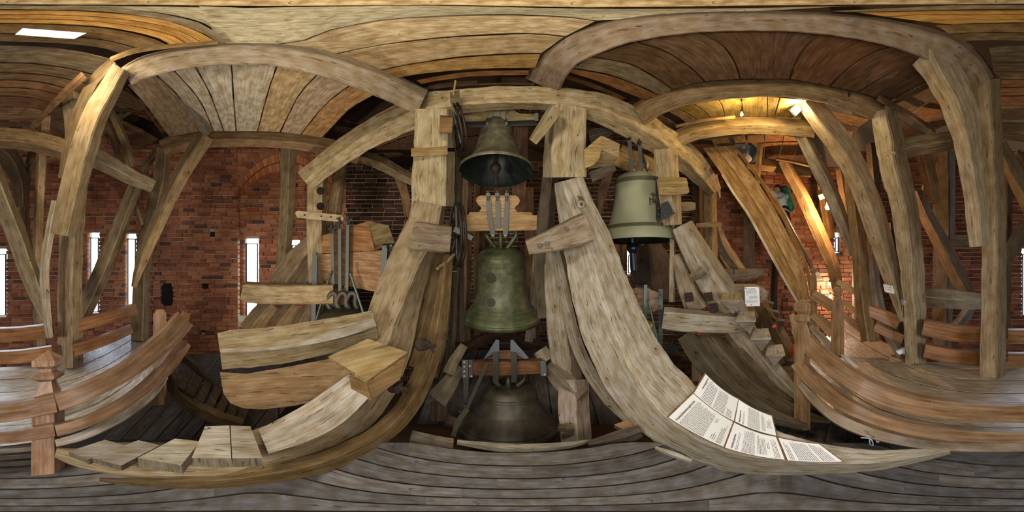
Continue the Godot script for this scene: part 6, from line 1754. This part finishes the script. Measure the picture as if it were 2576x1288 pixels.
func small_things() -> void:
	looks()
	var paper := plain("dcdedc", 0.75)
	var ink := plain("3c3832", 0.9)
	var pages := [[[[1682, 1050, 6.02], [1744, 990, 6.22], [1820, 1124, 5.50], [1844, 1061, 5.75], 5], "Franziskanerglocke", [0.06, 0.86, 0.115, 0.62], [[0.03, 0.95, 0.17, 0.62, 21, 0.12], [0.68, 0.84, 0.66, 0.72, 3, 0.3], [0.1, 0.35, 0.72, 0.82, 3, 0.4], [0.05, 0.8, 0.84, 0.94, 4, 0.25]], "white printed sheet headed Franziskanerglocke, nearest the leg"], [[[1746, 989, 6.22], [1775, 941, 6.42], [1846, 1059, 5.75], [1857, 1004, 5.95], 6], "Sonntagsglocke", [0.42, 0.95, 0.1, 0.62], [[0.04, 0.97, 0.16, 0.42, 9, 0.15], [0.06, 0.97, 0.46, 0.74, 10, 0.12], [0.05, 0.5, 0.78, 0.92, 5, 0.4]], "white printed sheet at the top corner of the sloping board"], [[[1824, 1126, 5.49], [1847, 1063, 5.75], [1974, 1156, 5.28], [1952, 1099, 5.48], 5], "Kindtaufglocke", [0.08, 0.62, 0.1, 0.62], [[0.05, 0.75, 0.16, 0.21, 2, 0.2], [0.03, 0.96, 0.27, 0.5, 11, 0.1], [0.12, 0.9, 0.54, 0.72, 7, 0.2], [0.4, 0.7, 0.74, 0.8, 2, 0.3], [0.05, 0.9, 0.84, 0.95, 4, 0.2]], "white printed sheet headed Kindtaufglocke, on the lower row"], [[[1849, 1060, 5.75], [1858, 1005, 5.95], [1953, 1096, 5.48], [1941, 1046, 5.68], 4], "Regentagsglocke", [0.06, 0.6, 0.1, 0.62], [[0.05, 0.7, 0.17, 0.22, 2, 0.2], [0.04, 0.96, 0.3, 0.62, 13, 0.08], [0.1, 0.9, 0.66, 0.76, 5, 0.2], [0.3, 0.8, 0.8, 0.94, 4, 0.4]], "white printed sheet headed Regentagsglocke, on the upper row"], [[[1982, 1158, 5.27], [1958, 1101, 5.47], [2119, 1161, 5.17], [2060, 1117, 5.34], 2], "", [], [[0.05, 0.95, 0.06, 0.16, 3, 0.5], [0.05, 0.96, 0.22, 0.62, 10, 0.15], [0.05, 0.96, 0.66, 0.92, 6, 0.2]], "white printed sheet at the right end of the sloping board"]]
	var bd := thing("sign_board", "curved brown backing board lying on the whitened leg under the printed sheets", "board")
	for i in 5:
		var c: Array = []
		for q in pages[i][0]: c.append([q[0], q[1], q[2] + 0.012] if q is Array else q)
		sheet(bd, c, wood("8a6a44", "plank"), 0.03, 0.03, "panel")
		var t := thing("printed_sheet", pages[i][4], "sign")
		sheet(t, pages[i][0], paper, 0.006, 0.0)
		print_lines(t, pages[i][0], pages[i][1], pages[i][2], pages[i][3], 40 + i, ink)
	var notice := thing("pinned_notice", "white notice with small print pinned on the pale beam end at the right", "notice")
	var nc := [[1873, 722, 8.98], [1909.5, 721, 8.98], [1875, 771, 8.98], [1912, 770, 8.98]]
	sheet(notice, nc, plain("e4e8ea", 0.6), 0.01)
	print_lines(notice, nc, "Die Sonntagsglocken", [0.08, 0.74, 0.105, 0.9], [[0.08, 0.86, 0.16, 0.34, 6, 0.15], [0.08, 0.3, 0.38, 0.43, 2, 0.4], [0.6, 0.75, 0.38, 0.44, 3, 0.3], [0.3, 0.88, 0.46, 0.62, 6, 0.1], [0.08, 0.4, 0.65, 0.68, 1, 0.2], [0.08, 0.88, 0.71, 0.81, 4, 0.15]], 77, plain("4c4c50", 0.9))
	for q in [[1876, 725], [1907, 724], [1890, 767]]: bolt(notice, q[0], q[1], 8.96, 0.9, iron, "pin")
	var slip := thing("paper_slip", "small grey paper slip with two lines pinned to the big leaning brace", "notice")
	var sc := [[2221, 714, 8.6], [2246, 719, 8.6], [2226, 735, 8.6], [2252, 740, 8.6]]
	sheet(slip, sc, plain("c8c4b8", 0.8), 0.006)
	print_lines(slip, sc, "", [], [[0.1, 0.18, 0.2, 0.75, 3, 0.1], [0.3, 0.85, 0.24, 0.42, 1, 0.0], [0.32, 0.8, 0.5, 0.68, 1, 0.0]], 5, plain("38363a", 0.9))
	for q in [[2223, 716], [2240, 719], [2228, 734], [2250, 738]]: bolt(slip, q[0], q[1], 8.58, 0.8, iron, "pin")
	# fire sign and extinguisher
	var fs := thing("fire_sign", "small red square fire extinguisher sign on a dark board", "sign")
	put("plate", plate([[1942, 815], [1955, 816], [1955, 826], [1941, 825]], 10.0, 0.01), plain("c03024", 0.5), fs)
	pbar(fs, "symbol", [[1945, 823, 9.99], [1946, 820, 9.99], [1950, 818, 9.99], [1952, 820, 9.99], [1949, 822, 9.99], [1947, 824, 9.99]], 0.6, plain("f0e8e0", 0.6))
	var ex := thing("fire_extinguisher", "red fire extinguisher half hidden left of the near newel post", "extinguisher", P(1998, 892, 8.6))
	var em := 8.6 / 1288.0
	put("cylinder", lathe([[0.0, 26 * em], [2.5 * em, 26 * em], [5 * em, 22 * em], [5.5 * em, 18 * em], [5.5 * em, 0.0], [0.0, 0.0]], 20), plain("c8321e", 0.35), ex)
	put("valve", lathe([[0.0, 31 * em], [1.6 * em, 31 * em], [1.8 * em, 26 * em], [0.0, 26 * em]], 12), iron, ex)
	# sensor with a red lamp, cable on the trunk
	var sn := thing("sensor_box", "small grey sensor box with a red lamp on the wavy trunk post", "sensor", P(2273, 760, 8.3))
	var sb := BoxMesh.new()
	sb.size = Vector3(0.06, 0.09, 0.05)
	put("housing", sb, plain("70747a", 0.5), sn)
	var sl := SphereMesh.new()
	sl.radius = 0.01
	sl.height = 0.02
	var so := put("red_lamp", sl, glow("ff3010", 2.0), sn)
	so.position = Vector3(-0.005, 0.0, 0.027)
	var cb := put("cable", bar([P(2262, 690, 8.45), P(2266, 720, 8.4), P(2272, 752, 8.32), P(2274, 800, 8.3)], 0.006, 6), plain("1c1814", 0.7))
	tag(cb, "thin dark cable running down the trunk to the sensor box", "cable")
	var coil := put("loose_cable", bar(arc_px([[2166, 1101, 6.0], [2190, 1104, 6.0], [2196, 1120, 5.98], [2188, 1116, 5.98], [2190, 1094, 6.02], [2200, 1090, 6.02], [2206, 1112, 5.98], [2212, 1108, 5.98], [2210, 1098, 6.0], [2200, 1100, 6.0]]), 0.008, 6), plain("9cb0c0", 0.5))
	tag(coil, "loose bluish cable looped on the floor under the curved right railing", "cable")
	# conduit and lamp holder above the bulb, hooks
	var lh := put("bulb_cable", bar([P(2083, 510, 10.9), P(2082, 500, 10.95), P(2081, 486, 11.1)], 0.008, 6), plain("1c1610", 0.7))
	tag(lh, "short cable from which the bare bulb hangs by the warm cross piece", "cable")
	var lh2 := put("bulb_cable", bar([P(1866, 283, 8.75), P(1866, 276, 8.8), P(1866, 268, 8.85)], 0.008, 6), plain("1c1610", 0.7))
	tag(lh2, "short cable holding the small bulb under the planks", "cable")
	for q in [[1510, 512, 8.0, 9.0, "round pale wooden peg with a bolt head high on the right leg"], [1462, 514, 7.95, 11.0, "large round washer with a bolt at the top of the whitened leg"]]:
		var t := thing("washer_bolt", q[4], "bolt", P(q[0] if q[3] > 10 else 1463, q[1] if q[3] > 10 else 478, q[2]))
		var m: float = q[2] / 1288.0
		if q[3] > 10:
			var w := put("washer", lathe([[0.0, 2 * m], [7 * m, 2 * m], [11 * m, 0.0], [11 * m, -3 * m], [0.0, -3 * m]], 24), plain("8c8270", 0.6, 0.2), t)
			w.rotation.x = PI / 2 - 0.1
			var n := put("nut", lathe([[0.0, 7 * m], [4 * m, 7 * m], [4.5 * m, 2 * m], [0.0, 2 * m]], 6), steel, t)
			n.rotation.x = PI / 2 - 0.1
		else:
			var n := put("peg", block([[1452, 492, 8.0], [1466, 494, 8.0], [1474, 516, 8.0], [1460, 510, 8.0]], [[1452, 492, 8.2], [1466, 494, 8.2], [1474, 516, 8.2], [1460, 510, 8.2]]), wood("6c5a40"), t)
			n.name = "mortise"
	for q in [[1462, 512]]: pass
	for q in [[2244, 383, "upper wooden peg in the wavy trunk"], [2228, 388, "lower wooden peg in the wavy trunk"]]:
		var pg := put("wooden_peg", bar([P(q[0] - 5, q[1] - 3, 8.5), P(q[0] + 6, q[1] + 3, 8.35)], 0.02, 8), wood("c0a884", "plank"))
		tag(pg, q[2], "peg")
	for q in [[2058, 202, 8.25, "forged nail standing in the second arch near its middle"], [2136, 232, 8.3, "forged nail standing in the second arch near its right end"]]:
		var pg := put("forged_nail", bar([P(q[0], q[1] + 10, q[2] + 0.1), P(q[0] + 2, q[1] - 6, q[2])], 0.02, 6), rust)
		tag(pg, q[3], "nail")
	var hk := put("iron_latch", bar([P(1846, 0 + 690, 9.0), P(1846, 676, 9.0), P(1856, 676, 9.0)], 0.01, 6), iron)
	tag(hk, "thin iron rod on the boat shaped beam end", "rod")
	var ladder_bar := put("iron_bar", timber([[1793, 650, 10.4, 8], [1793, 700, 10.4, 8]], .99, {"k": 1.0, "rough": 0.0}), iron)
	tag(ladder_bar, "short upright iron bar left of the boat shaped beam end", "bar")
	var hr := put("stair_grip", bar([P(1975, 546, 10.2), P(2010, 612, 9.9), P(2042, 672, 9.6), P(2052, 690, 9.6)], 0.03, 8), plain("4a3c2c", 0.5, 0.2))
	tag(hr, "dark round grip rail ending by the ball headed newel", "handrail")
	for q in [[2048, 700, "paint tag on the brick"],]: pass
	var tg := put("white_tag", plate([[2050, 686], [2060, 684], [2066, 700], [2058, 704]], 9.5, 0.01), plain("d8c8a0", 0.7))
	tag(tg, "small pale tag hanging under the end of the grip rail", "tag")
	var wp := put("white_bracket", block([[2254, 884, 8.9], [2276, 876, 8.9], [2276, 888, 8.9], [2262, 892, 8.9]], [[2254, 880, 9.1], [2276, 872, 9.1], [2276, 884, 9.1], [2262, 888, 9.1]]), plain("d8dcdc", 0.5))
	tag(wp, "white painted bracket on the floor beside the wavy trunk", "bracket")
	var fb := put("floor_batten", block([[2114, 893, 8.0], [2122, 890, 8.1], [2160, 922, 7.7], [2148, 924, 7.6]], [[2114, 896, 8.05], [2122, 893, 8.15], [2160, 926, 7.75], [2148, 928, 7.65]]), plain("c8d0d4", 0.4))
	tag(fb, "pale batten on the landing right of the middle newel", "batten")


func arc_px(pts: Array) -> Array:
	var out := []
	for r in crom(pts, 4.0): out.append(P(r[0], r[1], r[2]))
	return out


# ---------------------------------------------------------------- people: one skin over joints, as surface nets
func flesh(bones: Array, cell: float, melt: float) -> ArrayMesh:      # bones: [from, to, radius from, radius to]
	var lo := Vector3(INF, INF, INF)
	var hi := -lo
	for b in bones:
		for k in 2:
			var r: float = b[2 + k] + cell * 2.5 + melt
			lo = lo.min(b[k] - Vector3.ONE * r)
			hi = hi.max(b[k] + Vector3.ONE * r)
	var n := Vector3i(((hi - lo) / cell).ceil()) + Vector3i.ONE
	var f := PackedFloat32Array()
	f.resize(n.x * n.y * n.z)
	f.fill(1.0)
	for b in bones:
		var reach: float = maxf(b[2], b[3]) + cell * 3.0 + melt
		var a3: Vector3i = Vector3i(((b[0].min(b[1]) - Vector3.ONE * reach - lo) / cell).floor()).clamp(Vector3i.ZERO, n - Vector3i.ONE)
		var b3: Vector3i = Vector3i(((b[0].max(b[1]) + Vector3.ONE * reach - lo) / cell).ceil()).clamp(Vector3i.ZERO, n - Vector3i.ONE)
		var ax: Vector3 = b[1] - b[0]
		var l2: float = maxf(ax.length_squared(), 1e-9)
		for z in range(a3.z, b3.z + 1):
			for y in range(a3.y, b3.y + 1):
				for x in range(a3.x, b3.x + 1):
					var p := lo + Vector3(x, y, z) * cell
					var t: float = clampf((p - b[0]).dot(ax) / l2, 0.0, 1.0)
					var d: float = p.distance_to(b[0] + ax * t) - lerpf(b[2], b[3], t)
					var i := x + n.x * (y + n.y * z)
					var h := maxf(melt - absf(f[i] - d), 0.0) / melt
					f[i] = minf(f[i], d) - h * h * melt * 0.25
	var ids := {}
	var verts := PackedVector3Array()
	var corner := [0, 1, n.x, n.x + 1, n.x * n.y, n.x * n.y + 1, n.x * n.y + n.x, n.x * n.y + n.x + 1]
	for z in n.z - 1:
		for y in n.y - 1:
			for x in n.x - 1:
				var i := x + n.x * (y + n.y * z)
				var inside := 0
				for c in corner: if f[i + c] < 0.0: inside += 1
				if inside == 0 or inside == 8: continue
				var sum := Vector3.ZERO
				var cnt := 0
				for e in [[0, 1], [2, 3], [4, 5], [6, 7], [0, 2], [1, 3], [4, 6], [5, 7], [0, 4], [1, 5], [2, 6], [3, 7]]:
					var fa := f[i + corner[e[0]]]
					var fb := f[i + corner[e[1]]]
					if (fa < 0.0) != (fb < 0.0):
						var t := fa / (fa - fb)
						var va := Vector3(e[0] & 1, (e[0] >> 1) & 1, e[0] >> 2)
						var vb := Vector3(e[1] & 1, (e[1] >> 1) & 1, e[1] >> 2)
						sum += va.lerp(vb, t)
						cnt += 1
				ids[i] = verts.size()
				verts.append(lo + (Vector3(x, y, z) + sum / cnt) * cell)
	var st := SurfaceTool.new()
	st.begin(Mesh.PRIMITIVE_TRIANGLES)
	st.set_smooth_group(0)
	var step := [1, n.x, n.x * n.y]
	for i in ids:
		for a in 3:
			var b: int = step[(a + 1) % 3]
			var c: int = step[(a + 2) % 3]
			var j: int = i + step[a]
			if j >= f.size() or (f[i] < 0.0) == (f[j] < 0.0): continue
			if not (ids.has(i - b) and ids.has(i - c) and ids.has(i - b - c)): continue
			var q := [ids[i - b - c], ids[i - c], ids[i], ids[i - b]]
			var order := [0, 2, 1, 0, 3, 2] if f[i] < 0.0 else [0, 1, 2, 0, 2, 3]
			for k in order:
				st.set_smooth_group(1)
				st.add_vertex(verts[q[k]])
	st.generate_normals()
	st.index()
	var m := st.commit()
	m.set_meta("world", true)
	return m


func bone(a: Array, b: Array, ra: float, rb: float) -> Array:
	return [P(a[0], a[1], a[2]), P(b[0], b[1], b[2]), ra, rb]


func people() -> void:
	var skin_m := plain("c48e70", 0.6)
	var d := 12.6
	var t := thing("person", "person in a white long sleeved top with a green backpack climbing the boxed stair", "person")
	var head := [1954, 478, d]
	var body := [bone(head, [1952, 482, d - 0.02], 0.088, 0.072), bone([1958, 484, d], [1962, 490, d], 0.045, 0.05), bone([1962, 492, d - 0.1], [1962, 492, d + 0.12], 0.055, 0.055), bone([1963, 496, d], [1972, 522, d], 0.105, 0.1), bone([1962, 492, d - 0.14], [1952, 493, d - 0.2], 0.05, 0.042), bone([1952, 493, d - 0.2], [1940, 480, d - 0.22], 0.038, 0.028), bone([1962, 492, d + 0.14], [1948, 486, d + 0.1], 0.05, 0.04), bone([1948, 486, d + 0.1], [1939, 476, d - 0.1], 0.038, 0.028), bone([1973, 526, d - 0.08], [1966, 548, d - 0.12], 0.085, 0.06), bone([1966, 548, d - 0.12], [1978, 574, d - 0.06], 0.055, 0.038), bone([1974, 526, d + 0.08], [1980, 552, d + 0.06], 0.085, 0.06), bone([1980, 552, d + 0.06], [1992, 580, d + 0.1], 0.055, 0.038), bone([1949, 479, d - 0.085], [1947.5, 480, d - 0.085], 0.016, 0.012), bone([1978, 574, d - 0.06], [1972, 580, d - 0.1], 0.038, 0.035), bone([1992, 580, d + 0.1], [1986, 586, d + 0.06], 0.038, 0.035)]
	put("body", flesh(body, 0.013, 0.03), skin_m, t)
	var hand := []
	for s in [[1939.5, 478, d - 0.22], [1938.5, 475, d - 0.1]]:
		hand.append(bone(s, [s[0] - 3.5, s[1] - 2.5, s[2]], 0.026, 0.028))
		for k in 4: hand.append(bone([s[0] - 3.0, s[1] - 4.0 + k * 1.7, s[2] + 0.004], [s[0] - 7.0 + absf(k - 1.2) * 0.6, s[1] - 4.6 + k * 1.9, s[2] - 0.03], 0.0095, 0.008))
		hand.append(bone([s[0] - 1.0, s[1] + 1.0, s[2]], [s[0] - 3.5, s[1] + 4.2, s[2] - 0.03], 0.011, 0.009))
	put("hands", flesh(hand, 0.005, 0.008), skin_m, t)
	var shirt := []
	for k in [2, 3, 4, 5, 6, 7]:
		var b: Array = body[k].duplicate()
		b[2] += 0.014
		b[3] += 0.014
		shirt.append(b)
	put("white_top", flesh(shirt, 0.013, 0.03), plain("c4d4dc", 0.85), t)
	var legs := []
	for k in [8, 9, 10, 11]:
		var b: Array = body[k].duplicate()
		b[2] += 0.014
		b[3] += 0.014
		legs.append(b)
	put("trousers", flesh(legs, 0.014, 0.03), plain("23262c", 0.9), t)
	put("hair", flesh([bone([1957, 475, d + 0.01], [1958, 480, d + 0.02], 0.086, 0.075), bone([1955, 470, d], [1960, 474, d], 0.06, 0.06), bone([1961, 482, d + 0.02], [1963, 488, d + 0.02], 0.045, 0.03)], 0.012, 0.03), plain("40281c", 0.7), t)
	var pack := thing("backpack", "green backpack with a white tag on the climbing person's back", "backpack")
	put("main_bag", flesh([bone([1979, 490, d - 0.02], [1985, 522, d - 0.02], 0.1, 0.12), bone([1979, 490, d + 0.08], [1985, 522, d + 0.08], 0.1, 0.12)], 0.016, 0.05), plain("10614a", 0.55), pack)
	put("lid", flesh([bone([1974, 475, d - 0.06], [1980, 482, d - 0.06], 0.085, 0.085), bone([1974, 475, d + 0.08], [1980, 482, d + 0.08], 0.085, 0.085)], 0.015, 0.05), plain("0c4c3c", 0.55), pack)
	put("side_pocket", flesh([bone([1989, 510, d - 0.12], [1990, 524, d - 0.12], 0.05, 0.055)], 0.012, 0.02), plain("178058", 0.5), pack)
	put("tag", plate([[1976, 492], [1983, 490], [1984, 498], [1978, 500]], d - 0.15, 0.01), plain("c8d4d0", 0.6), pack)
	put("strap", bar([P(1978, 486, d - 0.14), P(1980, 500, d - 0.16), P(1978, 512, d - 0.15)], 0.012, 6), plain("98b0a4", 0.7), pack)
	put("hip_belt", bar([P(1968, 526, d - 0.17), P(1976, 526, d - 0.18), P(1984, 531, d - 0.14)], 0.02, 8), plain("c0c4c0", 0.7), pack)
	# the other one, half through the hatch
	var e := 11.4
	var h := thing("person", "person bending up through the ceiling hatch in blue jeans and a grey top", "person")
	var b2 := [bone([1862, 376, e + 0.1], [1878, 380, e], 0.1, 0.11), bone([1880, 380, e], [1886, 384, e], 0.11, 0.11), bone([1888, 374, e], [1900, 384, e - 0.1], 0.085, 0.07), bone([1900, 384, e - 0.1], [1892, 402, e], 0.07, 0.05), bone([1884, 390, e + 0.08], [1894, 398, e], 0.08, 0.06), bone([1894, 398, e], [1886, 404, e + 0.1], 0.055, 0.045), bone([1852, 366, e - 0.02], [1868, 368, e - 0.08], 0.03, 0.036), bone([1868, 368, e - 0.08], [1880, 370, e - 0.06], 0.036, 0.04), bone([1854, 384, e + 0.1], [1846, 380, e + 0.1], 0.05, 0.05), bone([1842, 378, e + 0.12], [1838, 376, e + 0.12], 0.09, 0.09)]
	put("body", flesh(b2, 0.014, 0.03), skin_m, h)
	var up := []
	for k in [0, 6, 7]:
		var b: Array = b2[k].duplicate()
		b[2] += 0.015
		b[3] += 0.015
		up.append(b)
	put("grey_top", flesh(up, 0.014, 0.03), plain("6c6c70", 0.9), h)
	var jeans := []
	for k in [1, 2, 3, 4, 5]:
		var b: Array = b2[k].duplicate()
		b[2] += 0.015
		b[3] += 0.015
		jeans.append(b)
	put("jeans", flesh(jeans, 0.014, 0.03), plain("2c4458", 0.9), h)
	var bag := put("cloth_bag", flesh([bone([1874, 394, e - 0.1], [1882, 400, e - 0.1], 0.085, 0.075)], 0.014, 0.02), plain("c0b4b0", 0.85))
	tag(bag, "pale cloth bag hanging below the person in the hatch", "bag")
